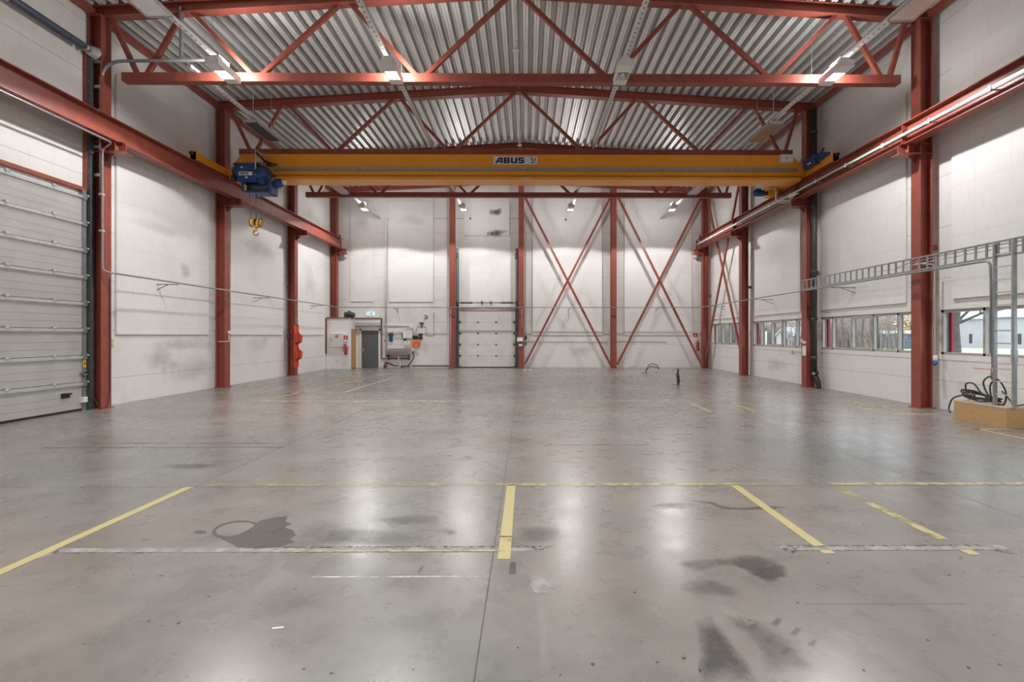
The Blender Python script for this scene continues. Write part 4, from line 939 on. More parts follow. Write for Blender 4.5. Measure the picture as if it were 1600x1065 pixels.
for x, lab in ((-7.3, 'steel pipe bracket on the end wall above the wash trough'), (2.4, 'steel pipe bracket in the first cross-braced bay of the end wall'), (7.35, 'steel pipe bracket in the cross-braced bay next to the window corner')):
    bracket((x, 26.85, pz - 0.02), 'B', lab)
for y, lab in ((25.2, 'steel pipe bracket on the window wall behind the slanting braces'), (20.3, 'steel pipe bracket on the window wall, second bay from the end wall'), (15.2, 'steel pipe bracket on the window wall under the cable tray')):
    bracket((9.62, y, pz - 0.02), 'R', lab)

# ---- cable tray on edge and the upright tray
t = thing('cable_tray', 'galvanised cable tray ladder running on edge past the window wall columns', 'cable tray', (9.62, 12, 3.41))
for z, nm in ((3.42, 'side_rail'), (3.72, 'side_rail')): B(9.60, 9.64, 5.0, 16.95, z, z + 0.035).build(nm, 'steel', t)
for k in range(47):
    y = 16.85 - k * 0.25
    B(9.605, 9.635, y - 0.018, y + 0.018, 3.455, 3.72).build('rung', 'steel', t)
for zz, y0 in ((3.58, 13.5), (3.66, 12.6)):
    MB().tube(curve([(9.66, y0, 3.60), (9.67, y0 - 0.5, zz), (9.66, 10.5, zz + 0.03), (9.67, 8.0, zz), (9.66, 5.2, zz + 0.02)]), 0.012, 6).build('cable', 'offwhite', t)
t = thing('upright_tray', 'upright galvanised cable tray like a ladder standing on the plywood box', 'cable tray', (9.62, 9.7, 0.41))
for y, z1 in ((9.90, 3.70), (9.50, 3.74)): B(9.57, 9.63, y - 0.022, y + 0.022, 0.41, z1).build('side_rail', 'steel', t)
for k in range(12):
    z = 0.64 + k * 0.258
    B(9.59, 9.61, 9.52, 9.88, z - 0.014, z + 0.014).build('rung', 'light_steel', t)
MB().tube(curve([(9.60, 9.55, 3.72), (9.60, 9.56, 2.4), (9.59, 9.545, 1.2), (9.6, 9.56, 0.5)]), 0.01, 6).build('cable', 'offwhite', t)
MB().box(9.64, 9.69, 9.52, 9.62, 1.30, 1.55).build('socket_box', 'stainless', t)

# ---- plywood box with hoses
bx0, bx1, by0, by1 = 9.48, 10.34, 9.55, 10.72
t = thing('plywood_box', 'low plywood box with a bleached lid standing by the window wall', 'box', ((bx0 + bx1) / 2, (by0 + by1) / 2, 0))
MB().box(bx0, bx1, by0, by0 + 0.02, 0, 0.385).box(bx0, bx1, by1 - 0.02, by1, 0, 0.385).box(bx0, bx0 + 0.02, by0 + 0.02, by1 - 0.02, 0, 0.385).box(bx1 - 0.02, bx1, by0 + 0.02, by1 - 0.02, 0, 0.385).build('side_boards', 'plywood', t)
B(bx0 - 0.005, bx1, by0 - 0.005, by1 + 0.005, 0.385, 0.405).build('lid', 'plywood_top', t)
def hose(pts, label, r=0.016): return tag(MB().tube(curve(pts, 8), r, 8).build('air_hose', 'hose'), label, 'hose', 'black hoses on the plywood box')
zt = 0.425
hose([(9.62, 9.94, 0.92), (9.58, 10.0, 0.98), (9.55, 10.1, 0.85), (9.60, 10.05, 0.6), (9.66, 9.9, zt), (9.75, 9.85, zt + 0.03), (9.7, 9.78, 0.7), (9.62, 9.86, 0.93), (9.60, 10.0, 0.80), (9.62, 9.98, 0.5), (9.7, 9.9, zt)], 'black hose hanging in loops from the valve behind the upright tray')
pts = []
for k in range(40):
    a = k * 0.62; rr = 0.37 + 0.07 * math.sin(k * 1.7)
    pts.append((9.76 + 0.19 * math.sin(a), 10.38 + rr * math.cos(a), zt + 0.015 + 0.08 * abs(math.sin(k * 0.37)) + 0.11 * max(0, math.cos(a)) ))
hose(pts, 'black hose coiled in a flat heap on the box lid')
hose([(9.72, 10.05, zt), (9.6, 10.2, 0.62), (9.58, 10.35, 0.80), (9.60, 10.55, 0.78), (9.66, 10.62, 0.62), (9.62, 10.5, zt + 0.03), (9.55, 10.3, 0.56), (9.58, 10.62, 0.52), (9.56, 10.84, 0.42), (9.50, 10.87, 0.22), (9.45, 10.80, 0.14), (9.44, 10.76, 0.12)], 'black hose arching up from the box and hanging over its end')
hose([(9.70, 9.86, 0.70), (9.74, 9.75, 0.55), (9.78, 9.68, zt + 0.005), (9.9, 9.6, zt + 0.03), (10.1, 9.6, zt)], 'black hose trailing along the box lid to the near corner', 0.014)

# ---- downpipe, conduits and small fittings on the window side
t = thing('downpipe', 'black plastic downpipe standing beside a red column on the window wall', 'pipe', (10.1, 17.03, 0))
dx, dy = 10.08, 16.96
MB().tube([(dx, dy, 0.55), (dx, dy, 9.75)], 0.095, 16).build('pipe_run', 'duct', t)
for z in (1.0, 2.35, 4.0, 5.9, 6.3, 8.0, 8.9): MB().lathe((dx, dy, z), [(0.097, 0), (0.112, 0.01), (0.112, 0.10), (0.097, 0.11)], seg=16).build('collar', 'duct', t)
MB().tube(curve([(dx, dy, 0.62), (dx + 0.02, dy - 0.03, 0.42), (dx + 0.04, dy - 0.14, 0.25), (dx + 0.06, dy - 0.18, 0.0)], 5), 0.085, 14).lathe((dx, dy - 0.06, 0.52), [(0.1, -0.06), (0.11, 0), (0.1, 0.06)]).build('foot_bend', 'black', t)
MB().lathe((dx - 0.08, dy - 0.10, 0.50), [(0.05, 0), (0.055, 0.03), (0.03, 0.06)], (-0.5, -1, 0)).build('cleaning_cap', 'stainless', t)
t = thing('socket_conduit', 'pale conduit beside the nearest window wall column ending in a blue plug', 'conduit', (10.2, 12.05, 1.1))
MB().tube(fillet([(9.7, 12.04, 3.62), (10.16, 12.04, 3.60), (10.16, 12.04, 1.33)], 0.08, 4), 0.014, 8).build('conduit', 'offwhite', t)
MB().lathe((10.16, 12.02, 1.34), [(0.03, 0), (0.05, -0.02), (0.05, -0.12), (0.035, -0.15)]).build('socket', 'offwhite', t)
p_ = MB().lathe((10.155, 12.0, 1.20), [(0.035, 0), (0.05, -0.01), (0.05, -0.08), (0.03, -0.12)], (0.5, 0.3, 1)).build('plug', 'plug_blue', t); p_['label'] = 'blue plug'
t = thing('switch_panel', 'white switch boxes on the column beside the black downpipe', 'switch box', (9.88, 17.2, 1.1))
B(9.86, 9.90, 17.14, 17.30, 1.12, 1.48).build('notice', 'sign_white', t); B(9.855, 9.86, 17.15, 17.29, 1.45, 1.49).build('clip_strip', 'stainless', t)
B(9.83, 9.90, 17.13, 17.24, 1.55, 1.63).build('box', 'white', t); B(9.84, 9.90, 17.30, 17.38, 1.58, 1.70).build('box', 'offwhite', t)
t = thing('wall_socket', 'white wall socket under the second window band with a conduit to the column', 'socket', (10.36, 18.9, 1.1))
B(10.33, 10.40, 18.85, 19.02, 1.14, 1.28).build('box', 'offwhite', t); MB().cyl((10.36, 18.85, 1.22), (10.36, 17.5, 1.22), 0.014, 8).build('conduit', 'offwhite', t)

# ---- fittings near the big overhead door
t = thing('door_push_button', 'red push button box on the wall beside the nearest overhead door column', 'push button', (-10.88, 12.7, 2.0))
B(-10.94, -10.86, 12.65, 12.76, 1.96, 2.08).build('box', 'sign_red', t); MB().cyl((-10.86, 12.705, 2.02), (-10.83, 12.705, 2.02), 0.03, 12).build('button', 'black', t)
t = thing('door_control_box', 'white door control box below the red push button', 'control box', (-10.86, 12.78, 1.5))
B(-10.94, -10.82, 12.66, 12.84, 1.50, 1.76).build('case', 'offwhite', t); B(-10.82, -10.80, 12.70, 12.79, 1.66, 1.72).build('rotary_switch', 'tag_yellow', t); B(-10.82, -10.81, 12.70, 12.78, 1.53, 1.60).build('socket', 'stainless', t)
MB().tube([(-10.90, 12.72, 2.08), (-10.90, 12.72, 3.3)], 0.014, 6).build('conduit', 'offwhite', t)
tag(MB().tube(curve([(-10.80, 12.1, 0.36), (-10.72, 12.12, 0.30), (-10.6, 12.13, 0.08), (-10.54, 12.2, 0.02), (-10.53, 12.32, 0.12), (-10.54, 12.38, 0.6), (-10.545, 12.39, 2.0), (-10.545, 12.39, 3.3)]), 0.010, 6).build('door_cable', 'hose'), 'dark cable hanging in a loop at the foot of the overhead door column', 'cable')
t = thing('column_socket', 'white socket with bent conduit on the red column behind the crane hook', 'socket', (-10.55, 17.2, 1.7))
B(-10.56, -10.50, 17.28, 17.38, 1.90, 2.0).build('box', 'sign_white', t); MB().tube(fillet([(-10.545, 17.33, 1.9), (-10.545, 17.33, 1.62), (-10.545, 17.12, 1.62), (-10.8, 17.11, 1.62)], 0.04, 3), 0.012, 6).build('conduit', 'sign_white', t)
tag(MB().tube(curve([(-10.86, 17.5, 0.0), (-10.84, 17.52, 0.3), (-10.82, 17.5, 0.42), (-10.85, 17.47, 0.55)]), 0.05, 8).build('stand_pipe', 'black'), 'short black stand pipe at the foot of the column behind the crane hook', 'pipe')
tag(MB().lathe((-10.80, 17.46, 4.15), [(0.05, 0), (0.07, 0.02), (0.07, 0.75), (0.04, 0.8)]).build('cable_box', 'dark_steel'), 'dark cable box on the wall right of the column behind the crane hook', 'box')

# ---- orange rack on the third column
ox, oy = -10.52, 22.30
t = thing('orange_rack', 'orange plastic rack with two scoop bins hanging on a red column', 'rack', (ox, oy, 0.38))
B(ox - 0.03, ox, oy - 0.16, oy + 0.17, 0.40, 2.33).build('back_board', 'orange', t)
MB().tube(fillet([(ox + 0.02, oy - 0.17, 2.30), (ox + 0.02, oy - 0.17, 0.38), (ox + 0.02, oy + 0.18, 0.38), (ox + 0.02, oy + 0.18, 2.34), (ox + 0.02, oy - 0.17, 2.34)], 0.06, 4), 0.022, 8).build('tube_frame', 'orange', t)
for z in (1.45, 0.72):
    b_ = MB().ext([(0, 0.0), (0.10, 0.0), (0.22, 0.10), (0.24, 0.36), (0.22, 0.36), (0.20, 0.12), (0.09, 0.03), (0.02, 0.03), (0.02, 0.72), (0, 0.72)], (ox, oy - 0.15, z), (ox, oy + 0.15, z), (1, 0, 0), (0, 0, 1))
    for s in (-0.15, 0.14): b_.ext([(0.0, 0.0), (0.10, 0.0), (0.22, 0.10), (0.24, 0.36), (0.10, 0.46), (0.0, 0.70)], (ox, oy + s, z), (ox, oy + s + 0.012, z), (1, 0, 0), (0, 0, 1))
    b_.build('scoop_bin', 'orange', t)
for z in (2.0, 0.62): MB().tube([(ox - 0.02 - 0.07 * math.sin(k * PI / 8), oy - 0.16 - 0.12 * math.sin(k * PI / 8), z + 0.11 * math.cos(k * PI / 8)) for k in range(9)], 0.012, 6).build('wire_handle', 'orange', t)
tag(B(-10.56, -10.545, 22.30, 22.42, 2.40, 2.68).build('rack_notice', 'green_fluor'), 'green notice on the column above the orange rack', 'notice')
tag(MB().lathe((-10.83, 22.2, 1.72), [(0.04, 0), (0.06, 0.03), (0.06, 0.12), (0.04, 0.18)]).build('wall_plug', 'plug_blue'), 'blue plug on the far side wall beside the orange rack', 'plug')

# ---- vestibule corner
t = thing('electrical_cabinet', 'wide white electrical cabinet on the vestibule wall with a red sticker', 'cabinet', (-10.5, 26.5, 1.1))
ca, cb_ = at_y(515.5, 541.5, 26.45), at_y(536.5, 521, 26.45)
MB().box(ca.x, cb_.x, 26.46, vy, ca.z, cb_.z).build('case', 'white', t)
B(ca.x + 0.01, cb_.x - 0.01, 26.445, 26.46, ca.z + 0.01, cb_.z - 0.01).build('cabinet_door', 'offwhite', t)
s_ = B(ca.x + 0.28, ca.x + 0.45, 26.44, 26.445, cb_.z - 0.22, cb_.z - 0.05).build('sticker', 'sign_red', t)
B(ca.x + 0.31, ca.x + 0.38, 26.437, 26.44, cb_.z - 0.15, cb_.z - 0.09).build('white_mark', 'sign_white', s_)
MB().ext([(0, 0), (0.09, 0), (0.045, 0.10)], (ca.x + 0.03, 26.437, ca.z + 0.44), (ca.x + 0.03, 26.445, ca.z + 0.44), (1, 0, 0), (0, 0, 1)).build('warning_triangle', 'tag_yellow', t)
MB().cyl((ca.x + 0.08, 26.42, ca.z + 0.37), (ca.x + 0.08, 26.445, ca.z + 0.37), 0.025, 10).build('lock', 'black', t)
t = thing('meter_box', 'smaller white box right of the electrical cabinet on the vestibule wall', 'box', (-9.85, 26.5, 1.25))
B(cb_.x + 0.03, -9.68, 26.50, vy, ca.z + 0.02, cb_.z - 0.04).build('case', 'white', t)
B(cb_.x + 0.1, cb_.x + 0.19, 26.49, 26.50, ca.z + 0.22, ca.z + 0.27).build('lock', 'black', t)
def sign(y, x0, x1, z0, z1, label, wall='B', arrow=False):
    t = thing('fire_sign', label, 'sign', ((x0 + x1) / 2, y, z0), 'red fire safety signs')
    if wall == 'B':
        p = B(x0, x1, y, y + 0.01, z0, z1).build('plate', 'sign_red', t); w_ = x1 - x0; h_ = z1 - z0
        MB().box(x0 + w_ * 0.42, x0 + w_ * 0.60, y - 0.004, y, z0 + h_ * 0.16, z0 + h_ * 0.80).box(x0 + w_ * 0.46, x0 + w_ * 0.70, y - 0.004, y, z0 + h_ * 0.80, z0 + h_ * 0.9).build('extinguisher_symbol', 'sign_white', p)
        MB().ext([(x0 + w_ * 0.12, z0 + h_ * 0.30), (x0 + w_ * 0.20, z0 + h_ * 0.12), (x0 + w_ * 0.28, z0 + h_ * 0.30)], (0, y - 0.004, 0), (0, y, 0), (1, 0, 0), (0, 0, 1)).build('flame_symbol', 'sign_white', p)
    return t
sign(26.485, -9.90, -9.69, 1.62, 1.84, 'red extinguisher sign on the small box beside the oak door')
def extinguisher(x, y, z, label, s=1.0):
    t = thing('fire_extinguisher', label, 'fire extinguisher', (x, y, z), 'red fire extinguishers')
    MB().lathe((x, y, z), [(0.06, 0), (0.082, 0.02), (0.085, 0.05), (0.085, 0.40), (0.07, 0.46), (0.03, 0.49), (0.025, 0.53)], seg=18).build('cylinder', 'sign_red', t)
    MB().lathe((x, y, z), [(0.088, 0.0), (0.088, 0.05)], seg=18).build('foot_ring', 'black', t)
    MB().box(x - 0.03, x + 0.03, y - 0.10, y + 0.02, z + 0.53, z + 0.56).box(x - 0.02, x + 0.02, y - 0.12, y - 0.0, z + 0.575, z + 0.59).build('valve_handle', 'black', t)
    MB().tube(curve([(x - 0.02, y, z + 0.54), (x - 0.12, y - 0.02, z + 0.50), (x - 0.14, y - 0.03, z + 0.32), (x - 0.11, y - 0.03, z + 0.15)]), 0.012, 8).build('hose', 'black', t)
    l_ = MB().box(x - 0.05, x + 0.05, y - 0.089, y - 0.08, z + 0.14, z + 0.32).build('instruction_label', 'rust', t)
    B(x - 0.02, x + 0.02, y + 0.08, y + 0.12, z + 0.2, z + 0.4).build('wall_bracket', 'black', t)
extinguisher(-9.80, 26.50, 0.80, 'red fire extinguisher on the vestibule wall beside the oak door')
extinguisher(9.74, 27.50, 0.98, 'red fire extinguisher on the end wall in the window corner')
sign(YB - 0.012, 9.56, 9.78, 1.75, 1.97, 'red extinguisher sign above the extinguisher in the window corner')
t = thing('fire_sign', 'red sign on the window wall behind the slanting braces', 'sign', (10.38, 26.6, 2.66), 'red fire safety signs')
p_ = B(10.385, 10.395, 26.55, 26.95, 2.68, 2.93).build('plate', 'sign_red', t); B(10.38, 10.385, 26.70, 26.76, 2.72, 2.89).build('extinguisher_symbol', 'sign_white', p_)
t = thing('air_compressor', 'dark grey ribbed machine lying on top of the vestibule', 'machine', (-9.75, 26.85, 2.8))
MB().lathe((-10.02, 26.9, 2.98), [(0.10, 0), (0.15, 0.02), (0.155, 0.05), (0.155, 0.42), (0.13, 0.5), (0.08, 0.58)], (1, 0, -0.03), 20).build('motor_body', 'duct', t)
for k in range(7): MB().lathe((-9.93 + k * 0.05, 26.9, 2.975), [(0.158, 0), (0.172, 0.004), (0.172, 0.016), (0.158, 0.02)], (1, 0, -0.03), 20).build('cooling_fin', 'duct', t)
MB().box(-9.95, -9.5, 26.8, 27.0, 2.76, 2.86).box(-9.82, -9.72, 26.85, 26.95, 3.1, 3.2).build('mount', 'dark_steel', t)
t = thing('exit_sign', 'lit exit sign with running figure pictograms above the grey door', 'exit sign', (-8.9, YB - 0.1, 3.0))
MB().box(-9.05, -8.62, YB - 0.09, YB, 2.98, 3.16).build('case', 'exit_lit', t)
m = MB().box(-8.90, -8.87, YB - 0.093, YB - 0.09, 3.02, 3.08).cyl((-8.885, YB - 0.093, 3.11), (-8.885, YB - 0.09, 3.11), 0.018, 10).bar((-8.88, YB - 0.092, 3.07), (-8.84, YB - 0.092, 3.02), 0.015, 0.004).bar((-8.89, YB - 0.092, 3.06), (-8.93, YB - 0.092, 3.03), 0.015, 0.004)
m.build('running_figure', 'exit_green', t); B(-8.80, -8.74, YB - 0.093, YB - 0.09, 3.01, 3.13).build('doorway_symbol', 'exit_green', t)
MB().ext([(-9.01, 3.06), (-8.96, 3.06), (-8.96, 3.09), (-9.01, 3.09)], (0, YB - 0.093, 0), (0, YB - 0.09, 0), (1, 0, 0), (0, 0, 1)).ext([(-8.70, 3.04), (-8.65, 3.075), (-8.70, 3.11)], (0, YB - 0.093, 0), (0, YB - 0.09, 0), (1, 0, 0), (0, 0, 1)).build('arrow_symbol', 'exit_green', t)

# ---- wash place on the end wall
def bw(u, v): return at_y(u, v, YB)
def wbox(name, label, cat, mat, u0, u1, v0, v1, t=0.08, group=None):
    a, b = bw(u0, v1), bw(u1, v0); return tag(B(a.x, b.x, YB - t, YB, a.z, b.z).build(name, mat), label, cat, group)
t = thing('wash_trough', 'long stainless wash trough on the end wall beside the grey door', 'wash trough', (-7.1, YB - 0.2, 0.5))
a, b = bw(606.5, 552), bw(641.5, 545)
MB().box(a.x, b.x, YB - 0.03, YB, a.z, b.z + 0.02).ext([(0, 0.28), (-0.02, 0.28), (-0.06, 0.02), (-0.40, 0.02), (-0.44, 0.20), (-0.46, 0.20), (-0.42, 0), (-0.04, 0)], (a.x, YB, a.z - 0.05), (b.x, YB, a.z - 0.05), (0, 1, 0), (0, 0, 1)).build('basin', 'stainless', t)
for x in (a.x + 0.05, b.x - 0.05): MB().ext([(0, -0.05), (-0.4, -0.05), (0, -0.40)], (x - 0.015, YB, a.z), (x + 0.015, YB, a.z), (0, 1, 0), (0, 0, 1)).build('support', 'dark_steel', t)
q = bw(624.5, 572)
MB().tube(fillet([(q.x, YB - 0.2, a.z - 0.03), (q.x, YB - 0.2, 0.42), (q.x + 0.08, YB - 0.2, 0.40), (q.x + 0.08, YB - 0.2, 0.05), (q.x - 0.7, YB - 0.15, 0.05)], 0.05, 4), 0.03, 10).lathe((q.x, YB - 0.2, 0.42), [(0.04, 0), (0.055, 0.02), (0.055, 0.2), (0.03, 0.22)]).build('drain_pipe', 'white', t)
for x in (a.x + 0.55, a.x + 0.95): MB().tube(fillet([(x, YB - 0.02, a.z + 0.12), (x, YB - 0.2, a.z + 0.14), (x, YB - 0.2, a.z + 0.08)], 0.03, 3), 0.012, 8).build('tap', 'light_steel', t)
tag(MB().tube(curve([bw(604.5, 566) + V((0, -0.1, 0)), bw(610, 567.5) + V((0, -0.1, 0)), bw(617, 571) + V((0, -0.12, 0)), bw(630, 571.5) + V((0, -0.12, 0)), bw(641, 571) + V((0, -0.1, 0))]), 0.03, 8).build('waste_hose', 'duct'), 'black hose along the floor under the wash trough', 'hose')
tag(MB().tube(curve([bw(645, 549) + V((0, -0.06, 0)), bw(647.5, 556) + V((0, -0.1, 0)), bw(645, 562) + V((0, -0.12, 0)), bw(640, 569) + V((0, -0.15, 0)), bw(638, 573) + V((0, -0.2, 0))]), 0.028, 8).build('water_hose', 'duct'), 'dark hose hanging down at the end of the wash trough', 'hose')
t = thing('water_valve', 'brass water valve with pipe arm at the end of the wash trough', 'valve', bw(645, 556))
p0 = bw(645, 550)
MB().lathe(p0 + V((0, -0.07, -0.1)), [(0.04, 0), (0.06, 0.03), (0.06, 0.16), (0.03, 0.2)]).tube([p0 + V((0, 0, 0)), p0 + V((0, -0.08, 0))], 0.03, 8).build('valve_body', 'brass', t)
MB().lathe(p0 + V((0.05, -0.07, 0.12)), [(0.03, 0), (0.09, 0.01), (0.09, 0.03), (0.03, 0.04)], (0, -1, 0.2)).build('hand_wheel', 'light_steel', t)
MB().tube(fillet([p0 + V((0.05, -0.06, 0.03)), p0 + V((0.28, -0.06, 0.03)), p0 + V((0.28, -0.06, -0.18))], 0.03, 3), 0.014, 8).build('pipe_arm', 'stainless', t)
tag(MB().tube(fillet([bw(603.8, 341) + V((0.25, -0.06, 0)), bw(603.8, 341) + V((0, -0.06, 0)), bw(603.8, 566) + V((0, -0.06, 0))], 0.1, 4), 0.055, 12).build('waste_pipe', 'white'), 'tall white pipe down the end wall between grey door and wash trough', 'pipe')
tag(MB().lathe(bw(603, 574) + V((0, -0.1, 0)), [(0.10, 0), (0.10, 0.16), (0.075, 0.2), (0.07, 0.28)]).build('floor_drain_pipe', 'rust'), 'short rust brown pipe stub on the floor below the white pipe', 'pipe')
pipe([bw(600, 508.5) + V((0, -0.05, 0)), bw(645, 508.5) + V((0, -0.05, 0)), bw(645.5, 509) + V((0, -0.05, 0)), bw(646, 525) + V((0, -0.05, 0))], 0.035, 'cable_duct', 'white cable duct above the wash place', 'cable duct', 'white', 8, 0.03)
wbox('junction_box', 'small white junction box at the bend of the white cable duct', 'box', 'white', 640.5, 646.5, 507, 512, 0.12)
t = thing('distribution_board', 'white distribution board with a hanging lid over the wash trough', 'cabinet', bw(637, 529))
a, b = bw(630.5, 528.3), bw(645, 515)
B(a.x, b.x, YB - 0.16, YB, a.z, b.z).build('case', 'white', t); B(a.x + 0.15, b.x + 0.0, YB - 0.175, YB - 0.16, a.z + 0.02, b.z + 0.06).build('lid', 'sign_grey', t)
wbox('paper_tray', 'flat light grey notice board left of the distribution board', 'notice board', 'offwhite', 618, 628, 519.5, 528.5, 0.03)
wbox('notice', 'small white paper notice above the notice board', 'notice', 'sign_white', 618.5, 627, 512, 517, 0.006)
wbox('edge_bracket', 'dark bracket at the side of the notice board', 'bracket', 'dark_steel', 628.3, 630, 519.5, 528, 0.08)
wbox('tool_clip', 'black tool clip under the distribution board', 'clip', 'black', 630.5, 635, 529, 531.3, 0.08)
t = thing('soap_dispenser', 'blue dispenser with a pale orange cap on the wall by the white pipe', 'dispenser', bw(611, 533))
a, b = bw(607.8, 525), bw(614.5, 520); c_, d_ = bw(608.5, 533), bw(613.8, 525)
B(a.x, b.x, YB - 0.13, YB, a.z, b.z).build('holder', 'blue', t); B(c_.x, d_.x, YB - 0.12, YB, c_.z, d_.z).build('bottle', 'blue', t)
a, b = bw(607.8, 520), bw(614.3, 518.3); B(a.x, b.x, YB - 0.12, YB, a.z, b.z).build('cap', paint('peach_cap', (0.75, 0.32, 0.18), 0.5), t)
for u, lab in ((634.2, 'white soap dispenser left of its twin above the wash trough'), (639.3, 'white soap dispenser next to the orange case')):
    t = thing('soap_dispenser', lab, 'dispenser', bw(u, 541), 'white soap dispensers')
    a, b = bw(u - 1.6, 541), bw(u + 1.6, 533)
    MB().ext([(0, 0), (-0.08, 0), (-0.10, 0.05), (-0.10, 0.24), (-0.07, 0.29), (0, 0.29)], (a.x, YB, a.z), (b.x, YB, a.z), (0, 1, 0), (0, 0, 1)).build('case', 'sign_white', t)
    MB().cyl(((a.x + b.x) / 2, YB - 0.105, a.z + 0.12), ((a.x + b.x) / 2, YB - 0.098, a.z + 0.12), 0.022, 10).build('window', 'black', t)
t = thing('first_aid_case', 'bright orange first aid case on the end wall right of the dispensers', 'first aid case', bw(650.5, 542))
a, b = bw(644.5, 541.5), bw(656.5, 532.5); dx_ = (b.x - a.x); dz_ = b.z - a.z
def rr(w_, h_, r): return [(r + (w_ - 2 * r) * i + r * math.cos(t), r + (h_ - 2 * r) * j + r * math.sin(t)) for (i, j, t0) in ((1, 0, -PI / 2), (1, 1, 0), (0, 1, PI / 2), (0, 0, PI)) for t in [t0 + k * PI / 8 for k in range(5)]]
MB().ext(rr(dx_, dz_, 0.05), (a.x, YB - 0.11, a.z), (a.x, YB, a.z), (1, 0, 0), (0, 0, 1)).build('case', 'orange_bright', t)
for q in (0.06, dx_ - 0.12): B(a.x + q, a.x + q + 0.06, YB - 0.115, YB - 0.11, b.z - 0.05, b.z - 0.02).build('latch', 'sign_white', t)
mx_, mz_ = (a.x + b.x) / 2, (a.z + b.z) / 2
MB().box(mx_ - 0.05, mx_ + 0.05, YB - 0.115, YB - 0.11, a.z + 0.05, a.z + 0.08).build('label_strip', 'sign_white', t)
MB().ext([(-0.02, 0), (0.02, 0), (0, 0.03)], (mx_, YB - 0.115, mz_), (mx_, YB - 0.11, mz_), (1, 0, 0), (0, 0, 1)).build('emblem', 'sign_white', t)
t = thing('tool_holder', 'black round topped tool holder on the end wall above the orange case', 'holder', bw(649, 530))
a, b = bw(645.3, 529.8), bw(653, 524)
MB().ext(rr(b.x - a.x, b.z - a.z, 0.05), (a.x, YB - 0.12, a.z), (a.x, YB, a.z), (1, 0, 0), (0, 0, 1)).build('body', 'black', t)
for (v0, v1, lab) in ((520.5, 525, 'black slanted wall bin, upper of two right of the tool holder'), (525.2, 530, 'black slanted wall bin, lower of two right of the tool holder')):
    a, b = bw(654, v1), bw(660, v0)
    tag(MB().ext([(0, 0.0), (b.x - a.x, 0.02), (b.x - a.x, b.z - a.z), (0.04, b.z - a.z - 0.03)], (a.x, YB - 0.12, a.z), (a.x, YB, a.z), (1, 0, 0), (0, 0, 1)).build('wall_bin', 'black'), lab, 'bin', 'black wall bins')
p0 = bw(659, 511)
tag(MB().box(p0.x - 0.12, p0.x + 0.12, YB - 0.12, YB, p0.z + 0.22, p0.z + 0.27).bar(p0 + V((-0.06, -0.06, 0.22)), p0 + V((0, -0.06, 0.02)), 0.03, 0.03).bar(p0 + V((0.06, -0.06, 0.22)), p0 + V((0, -0.06, 0.02)), 0.03, 0.03).cyl(p0 + V((0, -0.06, -0.06)), p0 + V((0, -0.06, 0.08)), 0.03, 8).build('hose_hook', 'dark_steel'), 'dark hook bracket on the end wall above the black wall bins', 'hook')
p0 = bw(665, 495)
tag(MB().tube([p0 + V((0.10 * math.cos(k * 0.45 - 2.4), -0.05, 0.09 * math.sin(k * 0.45 - 2.4))) for k in range(11)], 0.022, 8).build('hanging_loop', 'black'), 'black open loop on the end wall, high right of the wash place', 'hook')
pipe([bw(678, 488) + V((0, -0.03, 0)), bw(678, 524) + V((0, -0.03, 0)), bw(667, 524.5) + V((0, -0.03, 0)), bw(666, 510) + V((0, -0.03, 0)), bw(652, 510) + V((0, -0.03, 0)), bw(650, 519) + V((0, -0.03, 0))], 0.012, 'thin_conduit', 'thin grey conduit zigzagging right of the wash place', 'conduit', 'steel', 6, 0.05)
t = thing('stop_button', 'small red button on the white pipe beside the grey door', 'button', bw(601.8, 532))
MB().lathe(bw(601.8, 532) + V((0, -0.0, 0)), [(0.05, 0), (0.05, 0.05), (0.03, 0.06)], (0, -1, 0)).build('knob', 'sign_red', t)

# ---- fittings between end door and window corner
t = thing('door_operator_panel', 'white and grey control panels on the column right of the end overhead door', 'control panel', (-0.3, 27.1, 1.2))
a, b = at_y(808, 533, 27.12), at_y(817, 527, 27.12); B(a.x, b.x, 27.10, 27.145, a.z, b.z).build('notice', 'sign_white', t)
a, b = at_y(810.5, 540.5, 27.12), at_y(816.2, 533.3, 27.12); B(a.x, b.x, 27.04, 27.145, a.z, b.z).build('control_box', 'offwhite', t)
B(a.x, b.x, 27.035, 27.04, b.z - 0.12, b.z).build('button_panel', 'navy', t)
pipe([(-0.23, 27.09, 3.3), (-0.23, 27.09, 2.25)], 0.012, 'panel_conduit', 'thin conduit down the column above the door control panel', 'conduit', 'offwhite', 6)
tag(MB().tube(curve([bw(821.3, 524) + V((0, -0.05, 0)), bw(822, 527) + V((0, -0.08, 0)), bw(821, 530.5) + V((0, -0.05, 0))]), 0.05, 8).build('valve_handle_cluster', 'dark_steel'), 'dark valve on the end wall just right of the door control column', 'valve')
tag(B(bw(820.5, 0).x, bw(823, 0).x, YB - 0.1, YB, bw(0, 537.5).z, bw(0, 534).z).build('hose_coupling', 'green_fluor'), 'blue green coupling on the end wall below the dark valve', 'coupling')
t = thing('socket_rail', 'thin conduit with sockets along the end wall behind the first cross brace', 'conduit', bw(890, 534))
MB().cyl(bw(823, 533.5) + V((0, -0.03, 0)), bw(950, 534) + V((0, -0.03, 0)), 0.014, 6).build('conduit', 'stainless', t)
for u in (846, 924): a, b = bw(u - 1.5, 536), bw(u + 1.5, 533.5); B(a.x, b.x, YB - 0.06, YB, a.z, b.z).build('socket', 'offwhite', t)
t = thing('socket_rail', 'thin conduit with sockets along the end wall beside the window corner', 'conduit', bw(1010, 534))
MB().cyl(bw(964, 533) + V((0, -0.03, 0)), bw(1042, 534) + V((0, -0.03, 0)), 0.014, 6).build('conduit', 'stainless', t)
